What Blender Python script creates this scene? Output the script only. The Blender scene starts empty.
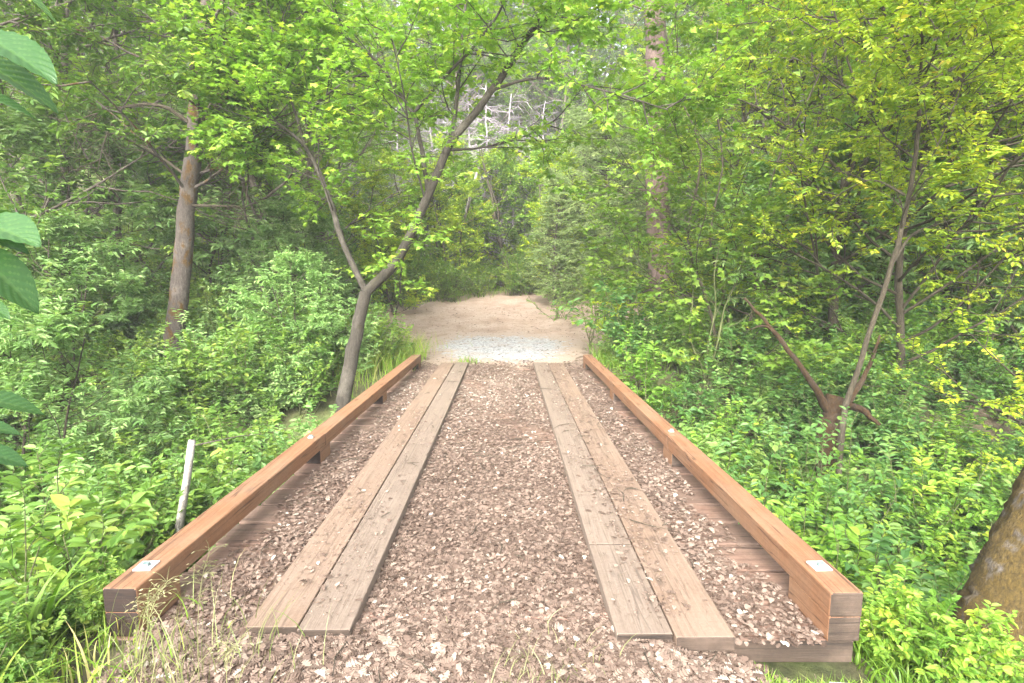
import bpy, bmesh, math, random
import numpy as np
from mathutils import Vector

RS = np.random.default_rng(11)
random.seed(5)
sc = bpy.context.scene
COL = sc.collection
rad = math.radians

# ------------------------------------------------------------------ camera
F, CAMH = 540.0, 1.7
TH = math.atan(66.5 / F)
cam = bpy.data.cameras.new('camera')
cam.sensor_width = 36
cam.lens = F / 1024 * 36
cam.clip_start = 0.05
cam.clip_end = 1500
camo = bpy.data.objects.new('camera', cam)
camo.location = (0, 0, CAMH)
camo.rotation_euler = (math.pi / 2 - TH, 0, 0)
COL.objects.link(camo)
sc.camera = camo


def at(u, v, y):
    """World point seen at pixel u, v of the photograph at distance y ahead."""
    cx, up = (u - 512) / F, (341.5 - v) / F
    b = math.cos(TH) + up * math.sin(TH)
    c = -math.sin(TH) + up * math.cos(TH)
    t = y / b
    return np.array([cx * t, y, CAMH + c * t])


# ------------------------------------------------------------------ light
SUN_EL, SUN_AZ = 35, 194          # azimuth: degrees to the right of straight ahead
w = bpy.data.worlds.new('World')
sc.world = w
w.use_nodes = True
nt = w.node_tree
bg = nt.nodes['Background']
sky = nt.nodes.new('ShaderNodeTexSky')
sky.sky_type = 'NISHITA'
sky.sun_disc = False
sky.sun_elevation = rad(SUN_EL)
sky.sun_rotation = rad(SUN_AZ)
sky.air_density = 1.0
sky.dust_density = 6.0
sky.ozone_density = 1.0
hs = nt.nodes.new('ShaderNodeHueSaturation')
hs.inputs['Saturation'].default_value = 0.35
nt.links.new(sky.outputs[0], hs.inputs['Color'])
nt.links.new(hs.outputs[0], bg.inputs[0])
bg.inputs[1].default_value = 0.15
sun = bpy.data.lights.new('sun', 'SUN')
sun.energy = 1.3
sun.angle = rad(40)
sun.color = (1.0, 0.95, 0.86)
suno = bpy.data.objects.new('sun', sun)
sd = Vector((math.sin(rad(SUN_AZ)) * math.cos(rad(SUN_EL)), math.cos(rad(SUN_AZ)) * math.cos(rad(SUN_EL)), math.sin(rad(SUN_EL))))
suno.rotation_euler = sd.to_track_quat('Z', 'Y').to_euler()
suno.location = sd * 60
COL.objects.link(suno)
sc.view_settings.view_transform = 'Standard'
sc.view_settings.look = 'None'
sc.view_settings.exposure = 2.6
sc.view_settings.gamma = 1.0
sc.cycles.use_denoising = True
sc.cycles.max_bounces = 10
sc.cycles.diffuse_bounces = 7
sc.cycles.glossy_bounces = 2
sc.cycles.transmission_bounces = 4
sc.cycles.sample_clamp_indirect = 8


# ------------------------------------------------------------------ materials
class NT:
    def __init__(self, name):
        self.m = bpy.data.materials.new(name)
        self.m.use_nodes = True
        self.t = self.m.node_tree
        self.b = self.t.nodes['Principled BSDF']
        self.out = self.t.nodes['Material Output']

    def n(self, typ, **kw):
        nd = self.t.nodes.new(typ)
        for k, v in kw.items():
            if k.startswith('i_'):
                nd.inputs[k[2:].replace('_', ' ')].default_value = v
            else:
                setattr(nd, k, v)
        return nd

    def l(self, a, b):
        self.t.links.new(a, b)

    def noise(self, scale, vec=None, detail=5, rough=0.6, dist=0.0):
        nd = self.n('ShaderNodeTexNoise')
        nd.inputs['Scale'].default_value = scale
        nd.inputs['Detail'].default_value = detail
        nd.inputs['Roughness'].default_value = rough
        nd.inputs['Distortion'].default_value = dist
        if vec:
            self.l(vec, nd.inputs['Vector'])
        return nd.outputs['Fac']

    def ramp(self, fac, stops):
        nd = self.n('ShaderNodeValToRGB')
        e = nd.color_ramp.elements
        while len(e) < len(stops):
            e.new(0.5)
        for i, (p, c) in enumerate(stops):
            e[i].position = p
            e[i].color = (*c, 1) if len(c) == 3 else c
        self.l(fac, nd.inputs['Fac'])
        return nd.outputs['Color']

    def mix(self, fac, a, b, mode='MIX'):
        nd = self.n('ShaderNodeMix', data_type='RGBA', blend_type=mode)
        for s, v in ((nd.inputs[0], fac), (nd.inputs[6], a), (nd.inputs[7], b)):
            if isinstance(v, (int, float)):
                s.default_value = v
            elif isinstance(v, tuple):
                s.default_value = (*v, 1)
            else:
                self.l(v, s)
        return nd.outputs[2]

    def coords(self, scale=(1, 1, 1), kind='Object', rot=(0, 0, 0)):
        tc = self.n('ShaderNodeTexCoord')
        mp = self.n('ShaderNodeMapping')
        mp.inputs['Scale'].default_value = scale
        mp.inputs['Rotation'].default_value = rot
        self.l(tc.outputs[kind], mp.inputs['Vector'])
        return mp.outputs[0]

    def bump(self, h, strength=0.4, dist=0.01):
        nd = self.n('ShaderNodeBump')
        nd.inputs['Strength'].default_value = strength
        nd.inputs['Distance'].default_value = dist
        self.l(h, nd.inputs['Height'])
        self.l(nd.outputs[0], self.b.inputs['Normal'])

    def attr(self, name):
        nd = self.n('ShaderNodeAttribute', attribute_name=name)
        return nd.outputs['Fac']

    def done(self, col, rough=0.8):
        if isinstance(col, tuple):
            self.b.inputs['Base Color'].default_value = (*col, 1)
        else:
            self.l(col, self.b.inputs['Base Color'])
        self.b.inputs['Roughness'].default_value = rough
        return self.m


def leaf_mat(name, stops, trans=0.42, rough=0.45, tcol=(1.05, 1.12, 0.55)):
    k = NT(name)
    col = k.ramp(k.attr('tint'), stops)
    oi = k.n('ShaderNodeObjectInfo')
    hsv = k.n('ShaderNodeHueSaturation')
    mr = k.n('ShaderNodeMapRange')
    mr.inputs[3].default_value = 0.82
    mr.inputs[4].default_value = 1.18
    k.l(oi.outputs['Random'], mr.inputs[0])
    k.l(mr.outputs[0], hsv.inputs['Value'])
    k.l(col, hsv.inputs['Color'])
    col = hsv.outputs[0]
    k.l(col, k.b.inputs['Base Color'])
    k.b.inputs['Roughness'].default_value = rough
    k.b.inputs['Specular IOR Level'].default_value = 0.35
    tr = k.n('ShaderNodeBsdfTranslucent')
    k.l(k.mix(1.0, col, tcol, 'MULTIPLY'), tr.inputs['Color'])
    mx = k.n('ShaderNodeMixShader')
    mx.inputs[0].default_value = trans
    k.l(k.b.outputs[0], mx.inputs[1])
    k.l(tr.outputs[0], mx.inputs[2])
    k.l(mx.outputs[0], k.out.inputs['Surface'])
    return k.m


def bark_mat(name, dark, light, moss=None, moss_amt=0.5, scale=1.0, moss_scale=5.0):
    k = NT(name)
    v = k.coords((9 * scale, 9 * scale, 1.6 * scale))
    v2 = k.coords((1, 1, 0.7))
    a = k.noise(3.0, v, 8, 0.7, 0.6)
    b = k.noise(2.5 * scale, v2, 4, 0.6)
    col = k.ramp(a, [(0.3, dark), (0.68, light)])
    pale = tuple(min(1, c * 1.45 + 0.03) for c in light)
    col = k.mix(k.ramp(b, [(0.52, (0, 0, 0)), (0.66, (0.7, 0.7, 0.7))]), col, pale)
    if moss:
        mm = k.noise(moss_scale, v2, 6, 0.65, 0.3)
        lo = 0.62 - moss_amt * 0.3
        f = k.ramp(mm, [(lo, (0, 0, 0)), (lo + 0.1, (1, 1, 1))])
        mc = k.ramp(k.noise(60, v2, 3), [(0.3, tuple(c * 0.5 for c in moss)), (0.7, moss)])
        col = k.mix(f, col, mc)
    fine = k.noise(45 * scale, k.coords((1.6, 1.6, 0.6)), 6, 0.75)
    col = k.mix(0.75, col, k.ramp(fine, [(0.32, (0.28, 0.27, 0.26)), (0.62, (1.1, 1.1, 1.1))]), 'MULTIPLY')
    k.bump(k.mix(0.5, a, fine), 1.0, 0.05)
    return k.done(col, 0.9)


def wood_mat(name, base, dark, pale, grain_axis=1, dirt=0.3, scale=1.0, dirtcol=(0.30, 0.22, 0.17), crack=0.8):
    """Sawn timber: grain along one axis, knots, worn and dusty patches."""
    k = NT(name)
    s = [16 * scale] * 3
    s[grain_axis] = 0.55 * scale
    v = k.coords(tuple(s))
    g = k.noise(2.2, v, 9, 0.72, 1.2)
    s2 = [60 * scale] * 3
    s2[grain_axis] = 1.2
    g2 = k.noise(2.0, k.coords(tuple(s2)), 3, 0.5, 0.3)
    vb = k.coords((1, 1, 1))
    blot = k.noise(2.3, vb, 6, 0.65)
    col = k.ramp(g, [(0.28, dark), (0.5, base), (0.75, pale)])
    col = k.mix(k.ramp(g2, [(0.36, (0.45, 0.45, 0.45)), (0.5, (0, 0, 0))]), col, dark)
    # knots
    vor = k.n('ShaderNodeTexVoronoi', feature='F1')
    s3 = [5.0, 5.0, 5.0]
    s3[grain_axis] = 1.7
    k.l(k.coords(tuple(s3)), vor.inputs['Vector'])
    vor.inputs['Scale'].default_value = 1.0
    kn = k.ramp(vor.outputs['Distance'], [(0.05, (0.8, 0.8, 0.8)), (0.13, (0, 0, 0))])
    col = k.mix(kn, col, tuple(c * 0.45 for c in dark))
    col = k.mix(k.ramp(blot, [(0.5 - dirt * 0.25, (0, 0, 0)), (0.62, (dirt, dirt, dirt))]), col, dirtcol)
    fine = k.noise(55, vb, 4, 0.7)
    col = k.mix(0.35, col, k.ramp(fine, [(0.3, (0.35, 0.35, 0.35)), (0.7, (1.0, 1.0, 1.0))]), 'MULTIPLY')
    s4 = [7.0, 7.0, 7.0]
    s4[grain_axis] = 0.22
    ck = k.noise(1.6, k.coords(tuple(s4)), 3, 0.55, 0.25)
    col = k.mix(k.ramp(ck, [(0.487, (0, 0, 0)), (0.498, (crack, crack, crack)), (0.502, (crack, crack, crack)), (0.513, (0, 0, 0))]), col, tuple(c * .3 for c in dark))
    gi = k.n('ShaderNodeNewGeometry')
    col = k.mix(1.0, col, k.ramp(gi.outputs['Random Per Island'], [(0.0, (0.68, 0.67, 0.66)), (1.0, (1.15, 1.12, 1.1))]), 'MULTIPLY')
    k.bump(g, 0.5, 0.01)
    return k.done(col, 0.75)


def G(*v):
    return tuple(v)


LEAF = {
    'yellow': leaf_mat('yellow_green_leaf', [(0.0, (0.172, 0.314, 0.039)), (0.5, (0.334, 0.449, 0.039)), (0.85, (0.526, 0.562, 0.039)), (1.0, (0.567, 0.449, 0.065))], 0.45),
    'bright': leaf_mat('bright_green_leaf', [(0.0, (0.117, 0.246, 0.035)), (0.5, (0.224, 0.374, 0.053)), (1.0, (0.406, 0.492, 0.066))], 0.45),
    'mid': leaf_mat('mid_green_leaf', [(0.0, (0.087, 0.184, 0.034)), (0.5, (0.163, 0.286, 0.053)), (1.0, (0.294, 0.388, 0.072))], 0.42),
    'deep': leaf_mat('deep_green_leaf', [(0.0, (0.064, 0.160, 0.041)), (0.5, (0.127, 0.265, 0.064)), (1.0, (0.254, 0.377, 0.095))], 0.38),
    'blue': leaf_mat('blue_green_leaf', [(0.0, (0.115, 0.229, 0.063)), (0.5, (0.217, 0.362, 0.114)), (1.0, (0.389, 0.497, 0.208))], 0.36),
    'broad': leaf_mat('broad_green_leaf', [(0.0, (0.037, 0.099, 0.031)), (0.5, (0.062, 0.136, 0.043)), (1.0, (0.124, 0.211, 0.043))], 0.35, 0.35),
    'needle': leaf_mat('grey_green_needle', [(0.0, (0.146, 0.234, 0.075)), (0.5, (0.277, 0.382, 0.140)), (1.0, (0.450, 0.530, 0.209))], 0.35, 0.6),
    'fir': leaf_mat('dark_fir_needle', [(0.0, (0.078, 0.143, 0.060)), (0.5, (0.143, 0.221, 0.084)), (1.0, (0.247, 0.325, 0.120))], 0.3, 0.6),
    'grass': leaf_mat('grass_blade', [(0.0, (0.10, 0.22, 0.02)), (0.5, (0.22, 0.36, 0.045)), (0.8, (0.38, 0.42, 0.10)), (1.0, (0.55, 0.46, 0.22))], 0.4),
    'straw': leaf_mat('dry_grass_blade', [(0.0, (0.121, 0.168, 0.045)), (0.5, (0.220, 0.228, 0.105)), (1.0, (0.330, 0.288, 0.180))], 0.35),
    'litter': leaf_mat('dry_fallen_leaf', [(0.0, (0.082, 0.055, 0.041)), (0.35, (0.158, 0.110, 0.085)), (0.7, (0.230, 0.171, 0.135)), (0.94, (0.296, 0.231, 0.183)), (1.0, (0.449, 0.401, 0.336))], 0.15, 0.75, (1.0, 0.8, 0.6)),
}
BARK = {
    'grey': bark_mat('grey_bark', (0.070, 0.056, 0.045), (0.196, 0.164, 0.133)),
    'forked': bark_mat('lichen_bark', (0.032, 0.026, 0.019), (0.089, 0.078, 0.060), (0.063, 0.056, 0.022), 0.15, 1.4),
    'moss': bark_mat('rust_moss_bark', (0.056, 0.044, 0.038), (0.140, 0.117, 0.101), (0.15, 0.08, 0.016), 0.40),
    'mossheavy': bark_mat('thick_moss_bark', (0.078, 0.066, 0.057), (0.187, 0.165, 0.142), (0.130, 0.085, 0.014), 0.85, 1.0, 6.0),
    'mossred': bark_mat('brown_moss_bark', (0.028, 0.017, 0.008), (0.061, 0.039, 0.020), (0.067, 0.032, 0.006), 0.8, 1.0, 4.0),
    'conifer': bark_mat('conifer_bark', (0.054, 0.034, 0.027), (0.162, 0.108, 0.090), None, 0, 0.7),
    'pale': bark_mat('pale_dead_bark', (0.19, 0.165, 0.15), (0.34, 0.305, 0.285), None),
    'snag': bark_mat('grey_lichen_bark', (0.247, 0.215, 0.234), (0.403, 0.364, 0.403), None),
    'twig': bark_mat('twig_bark', (0.044, 0.036, 0.022), (0.096, 0.078, 0.048), None),
    'stem': bark_mat('green_stem', (0.08, 0.10, 0.03), (0.17, 0.19, 0.07), None),
    'post': bark_mat('silver_weathered_wood', (0.42, 0.38, 0.34), (0.72, 0.68, 0.63), None, 0, 1.5),
}


def ground_mat():
    k = NT('forest_soil')
    v = k.coords((1, 1, 1))
    a = k.noise(7, v, 8, 0.7)
    col = k.ramp(a, [(0.3, (0.035, 0.026, 0.016)), (0.5, (0.075, 0.058, 0.034)), (0.7, (0.14, 0.11, 0.07))])
    b = k.noise(0.8, v, 4)
    col = k.mix(k.ramp(b, [(0.42, (0, 0, 0)), (0.6, (0.75, 0.75, 0.75))]), col, k.ramp(a, [(0.3, (0.05, 0.09, 0.02)), (0.7, (0.15, 0.20, 0.05))]))
    k.bump(a, 0.8, 0.05)
    return k.done(col, 0.95)


def litterbed_mat():
    k = NT('leaf_mould')
    v = k.coords((1, 1, 1))
    vor = k.n('ShaderNodeTexVoronoi')
    vor.inputs['Scale'].default_value = 42
    k.l(v, vor.inputs['Vector'])
    sep = k.n('ShaderNodeSeparateColor')
    k.l(vor.outputs['Color'], sep.inputs[0])
    col = k.ramp(sep.outputs[0], [(0.0, (0.10, 0.06, 0.045)), (0.5, (0.26, 0.16, 0.12)), (1.0, (0.45, 0.33, 0.26))])
    k.bump(vor.outputs['Distance'], 0.9, 0.02)
    return k.done(col, 0.9)


def dirt_mat():
    k = NT('dry_dirt')
    v = k.coords((1, 1, 1))
    a = k.noise(1.1, v, 8, 0.68)
    b = k.noise(28, v, 5, 0.7)
    col = k.ramp(a, [(0.3, (0.30, 0.205, 0.15)), (0.5, (0.41, 0.305, 0.235)), (0.7, (0.49, 0.385, 0.31))])
    col = k.mix(0.45, col, k.ramp(b, [(0.3, (0.35, 0.33, 0.3)), (0.65, (1, 1, 1))]), 'MULTIPLY')
    c2 = k.noise(3.5, k.coords((1, 2.2, 1)), 8, 0.75, 0.8)
    col = k.mix(k.ramp(c2, [(0.52, (0, 0, 0)), (0.66, (0.7, 0.7, 0.7))]), col, (0.17, 0.115, 0.08))
    k.bump(k.mix(0.5, b, c2), 0.9, 0.06)
    return k.done(col, 0.95)


def gravel_mat():
    k = NT('pale_gravel')
    v = k.coords((1, 1, 1))
    vor = k.n('ShaderNodeTexVoronoi')
    vor.inputs['Scale'].default_value = 26
    k.l(v, vor.inputs['Vector'])
    sep = k.n('ShaderNodeSeparateColor')
    k.l(vor.outputs['Color'], sep.inputs[0])
    col = k.ramp(sep.outputs[0], [(0.0, (0.20, 0.197, 0.197)), (0.5, (0.34, 0.34, 0.35)), (1.0, (0.50, 0.50, 0.51))])
    b = k.noise(1.6, v, 5)
    col = k.mix(k.ramp(b, [(0.5, (0, 0, 0)), (0.68, (0.5, 0.5, 0.5))]), col, (0.36, 0.275, 0.215))
    ad = k.n('ShaderNodeMath', operation='ADD')
    sb_ = k.n('ShaderNodeMath', operation='MULTIPLY_ADD')
    k.l(k.noise(5, v, 8, 0.75), sb_.inputs[0])
    sb_.inputs[1].default_value = 1.5
    sb_.inputs[2].default_value = -0.75
    k.l(k.attr('tint'), ad.inputs[0])
    k.l(sb_.outputs[0], ad.inputs[1])
    col = k.mix(k.ramp(ad.outputs[0], [(0.62, (0, 0, 0)), (0.8, (1, 1, 1))]), col, (0.36, 0.275, 0.215))
    k.bump(vor.outputs['Distance'], 0.8, 0.03)
    return k.done(col, 0.9)


M_SOIL, M_BED, M_DIRT, M_GRAVEL = ground_mat(), litterbed_mat(), dirt_mat(), gravel_mat()
M_RAIL = wood_mat('stained_cedar', (0.239, 0.117, 0.057), (0.161, 0.069, 0.031), (0.286, 0.155, 0.083), 1, 0.35, 1.0, (0.239, 0.175, 0.123))
M_RUN = wood_mat('dusty_runner_board', (0.195, 0.152, 0.120), (0.130, 0.098, 0.076), (0.244, 0.200, 0.165), 1, 0.6, 0.8, (0.217, 0.170, 0.135), 0.45)
M_RUNTAN = wood_mat('worn_tan_runner_board', (0.220, 0.152, 0.108), (0.146, 0.096, 0.068), (0.275, 0.199, 0.149), 1, 0.55, 0.8, (0.234, 0.177, 0.137), 0.45)
M_DECK = wood_mat('dusty_deck_board', (0.198, 0.117, 0.084), (0.105, 0.062, 0.046), (0.254, 0.174, 0.130), 0, 0.5, 1.0, (0.236, 0.174, 0.136))
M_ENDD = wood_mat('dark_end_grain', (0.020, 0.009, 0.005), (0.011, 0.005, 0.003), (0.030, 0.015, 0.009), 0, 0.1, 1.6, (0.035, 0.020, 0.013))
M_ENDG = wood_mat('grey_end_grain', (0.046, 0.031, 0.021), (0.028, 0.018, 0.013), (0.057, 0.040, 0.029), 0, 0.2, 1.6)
kk = NT('galvanised_steel')
M_STEEL = kk.done(kk.ramp(kk.noise(30, kk.coords()), [(0.3, (0.55, 0.56, 0.57)), (0.7, (0.75, 0.76, 0.77))]), 0.4)
kk.b.inputs['Metallic'].default_value = 0.4
kk = NT('dark_bolt_head')
M_BOLT = kk.done(kk.ramp(kk.noise(40, kk.coords()), [(0.3, (0.10, 0.15, 0.15)), (0.7, (0.22, 0.28, 0.27))]), 0.4)
kk = NT('mossy_rock')
M_ROCK = kk.done(kk.ramp(kk.noise(6, kk.coords(), 7), [(0.3, (0.16, 0.15, 0.13)), (0.6, (0.40, 0.38, 0.34)), (0.75, (0.2, 0.22, 0.1))]), 0.9)
kk = NT('pale_concrete')
M_SLAB = kk.done(kk.ramp(kk.noise(9, kk.coords(), 7), [(0.3, (0.50, 0.49, 0.46)), (0.7, (0.72, 0.71, 0.68))]), 0.9)


# ------------------------------------------------------------------ object helpers
def tag(o, label=None, cat=None, group=None, kind=None):
    if label: o['label'] = label
    if cat: o['category'] = cat
    if group: o['group'] = group
    if kind: o['kind'] = kind
    return o


def thing(name, label, cat, loc=(0, 0, 0), group=None, rz=0.0):
    o = bpy.data.objects.new(name, None)
    o.empty_display_size = 0.2
    COL.objects.link(o)
    o.location = loc
    o.rotation_euler = (0, 0, rz)
    return tag(o, label, cat, group)


def link(name, me, parent=None, offset=None):
    o = bpy.data.objects.new(name, me)
    COL.objects.link(o)
    if parent is not None:
        o.parent = parent
        if offset is not None:
            o.location = [-c for c in offset]
    return o


def copy_tree(root, loc, rz, scale, label, group=None):
    r = root.copy()
    COL.objects.link(r)
    r.location, r.rotation_euler, r.scale = loc, (0, 0, rz), scale
    r['label'] = label
    if group:
        r['group'] = group
    elif 'group' in r:
        del r['group']
    for ch in list(root.children):
        c = ch.copy()
        COL.objects.link(c)
        c.parent = r
    return r


def np_mesh(name, V, faces, mats, tint=None, midx=None, smooth=True):
    """faces: list of int arrays (n,k)."""
    me = bpy.data.meshes.new(name)
    V = np.asarray(V, np.float32)
    me.vertices.add(len(V))
    me.vertices.foreach_set('co', V.ravel())
    loops = np.concatenate([f.ravel() for f in faces]).astype(np.int32)
    tot = np.concatenate([np.full(len(f), f.shape[1]) for f in faces])
    start = np.concatenate([[0], np.cumsum(tot)[:-1]]).astype(np.int32)
    me.loops.add(len(loops))
    me.loops.foreach_set('vertex_index', loops)
    me.polygons.add(len(tot))
    me.polygons.foreach_set('loop_start', start)
    if midx is not None:
        me.polygons.foreach_set('material_index', np.asarray(midx, np.int32))
    me.polygons.foreach_set('use_smooth', np.full(len(tot), smooth, bool))
    me.update(calc_edges=True)
    if tint is not None:
        a = me.attributes.new('tint', 'FLOAT', 'FACE')
        a.data.foreach_set('value', np.asarray(tint, np.float32))
    for m in mats:
        me.materials.append(m)
    return me


def nrm(a):
    return a / np.maximum(np.linalg.norm(a, axis=-1, keepdims=True), 1e-9)


class Tubes:
    def __init__(self):
        self.V, self.Q, self.n = [], [], 0

    def add(self, pts, radii, k=6, rng=RS, rough=0.0):
        P = np.asarray(pts, float)
        n = len(P)
        radii = np.asarray(radii, float)
        d = nrm(np.gradient(P, axis=0))
        ref = np.array([0.31, 0.85, 0.2]) if abs(d[0][2]) > 0.6 else np.array([0, 0, 1.0])
        a = nrm(np.cross(d, ref))
        b = np.cross(d, a)
        ang = np.arange(k) / k * 2 * np.pi
        rr = radii[:, None] * (1 + (rng.normal(0, rough, (n, k)) if rough else 0))
        ring = P[:, None] + rr[..., None] * (np.cos(ang)[None, :, None] * a[:, None] + np.sin(ang)[None, :, None] * b[:, None])
        self.V.append(ring.reshape(-1, 3))
        i = np.arange(n - 1)[:, None] * k
        j = np.arange(k)[None]
        j2 = (j + 1) % k
        q = np.stack([i + j, i + j2, i + k + j2, i + k + j], -1).reshape(-1, 4) + self.n
        self.Q.append(q)
        self.n += n * k

    def mesh(self, name, mat):
        return np_mesh(name, np.concatenate(self.V), [np.concatenate(self.Q)], [mat])


# leaf templates: vertices (along, across, up), faces
def T_ell(wd=0.26):
    v = np.array([[0, 0, 0], [0.3, wd * 0.9, .07], [0.65, wd * 0.8, .04], [1, 0, -.14], [0.65, -wd * 0.8, .04], [0.3, -wd * 0.9, .07]])
    return v, np.array([[0, 3, 2, 1], [0, 5, 4, 3]])


def T_maple():
    ang = np.radians([180, 118, 88, 62, 44, 20, 0, -20, -44, -62, -88, -118])
    r = np.array([0.10, 0.34, 0.27, 0.50, 0.27, 0.36, 0.62, 0.36, 0.27, 0.50, 0.27, 0.34])
    # outline around a centre at .38
    o = np.stack([0.38 + r * np.cos(ang), r * np.sin(ang), -0.10 * (r / .6) ** 2 + 0.03], 1)
    v = np.vstack([[0.38, 0, 0.0], o])
    f = np.array([[0, 1 + i, 1 + (i + 1) % 12] for i in range(12)])
    return v, f


def T_oak():
    xs = np.array([0, .15, .28, .38, .52, .62, .78, .88, 1.0])
    ws = np.array([0, .20, .10, .30, .15, .32, .16, .20, 0])
    up = [[x, wv, .10 * abs(wv) / .3] for x, wv in zip(xs, ws)]
    dn = [[x, -wv, .10 * abs(wv) / .3] for x, wv in zip(xs, ws)][1:-1]
    v = np.array(up + dn)
    f = []
    n = len(xs)
    for i in range(n - 1):
        a, b = i, i + 1
        c = n + i if i + 1 < n - 1 else n - 1
        d = n + i - 1 if i > 0 else 0
        q = [a, d, c, b]
        f.append(q)
    quads = np.array([q for q in f if len(set(q)) == 4])
    tris = np.array([list(dict.fromkeys(q)) for q in f if len(set(q)) == 3])
    return v, quads, tris


ELL, SLIM, NEED, MAPLE, OAK = T_ell(0.27), T_ell(0.17), T_ell(0.10), T_maple(), T_oak()


def leaf_arrays(pos, d, n, size, tmpl, curl=None):
    tv = tmpl[0]
    d = nrm(d)
    b = nrm(np.cross(n, d))
    n2 = np.cross(d, b)
    up = tv[None, :, 2]
    if curl is not None:
        up = up * curl[:, None]
    V = pos[:, None] + size[:, None, None] * (tv[None, :, 0, None] * d[:, None] + tv[None, :, 1, None] * b[:, None] + up[..., None] * n2[:, None])
    N, k = len(pos), len(tv)
    off = (np.arange(N) * k)[:, None, None]
    faces = [(f[None] + off).reshape(-1, f.shape[1]) for f in tmpl[1:]]
    return V.reshape(-1, 3), faces, [len(f) for f in tmpl[1:]]


def leaf_mesh(name, pos, d, n, size, tint, tmpl, mat, curl=None):
    V, faces, cnt = leaf_arrays(pos, d, n, size, tmpl, curl)
    t = np.concatenate([np.repeat(tint, c) for c in cnt])
    return np_mesh(name, V, faces, [mat], np.clip(t, 0, 1), smooth=False)


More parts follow.
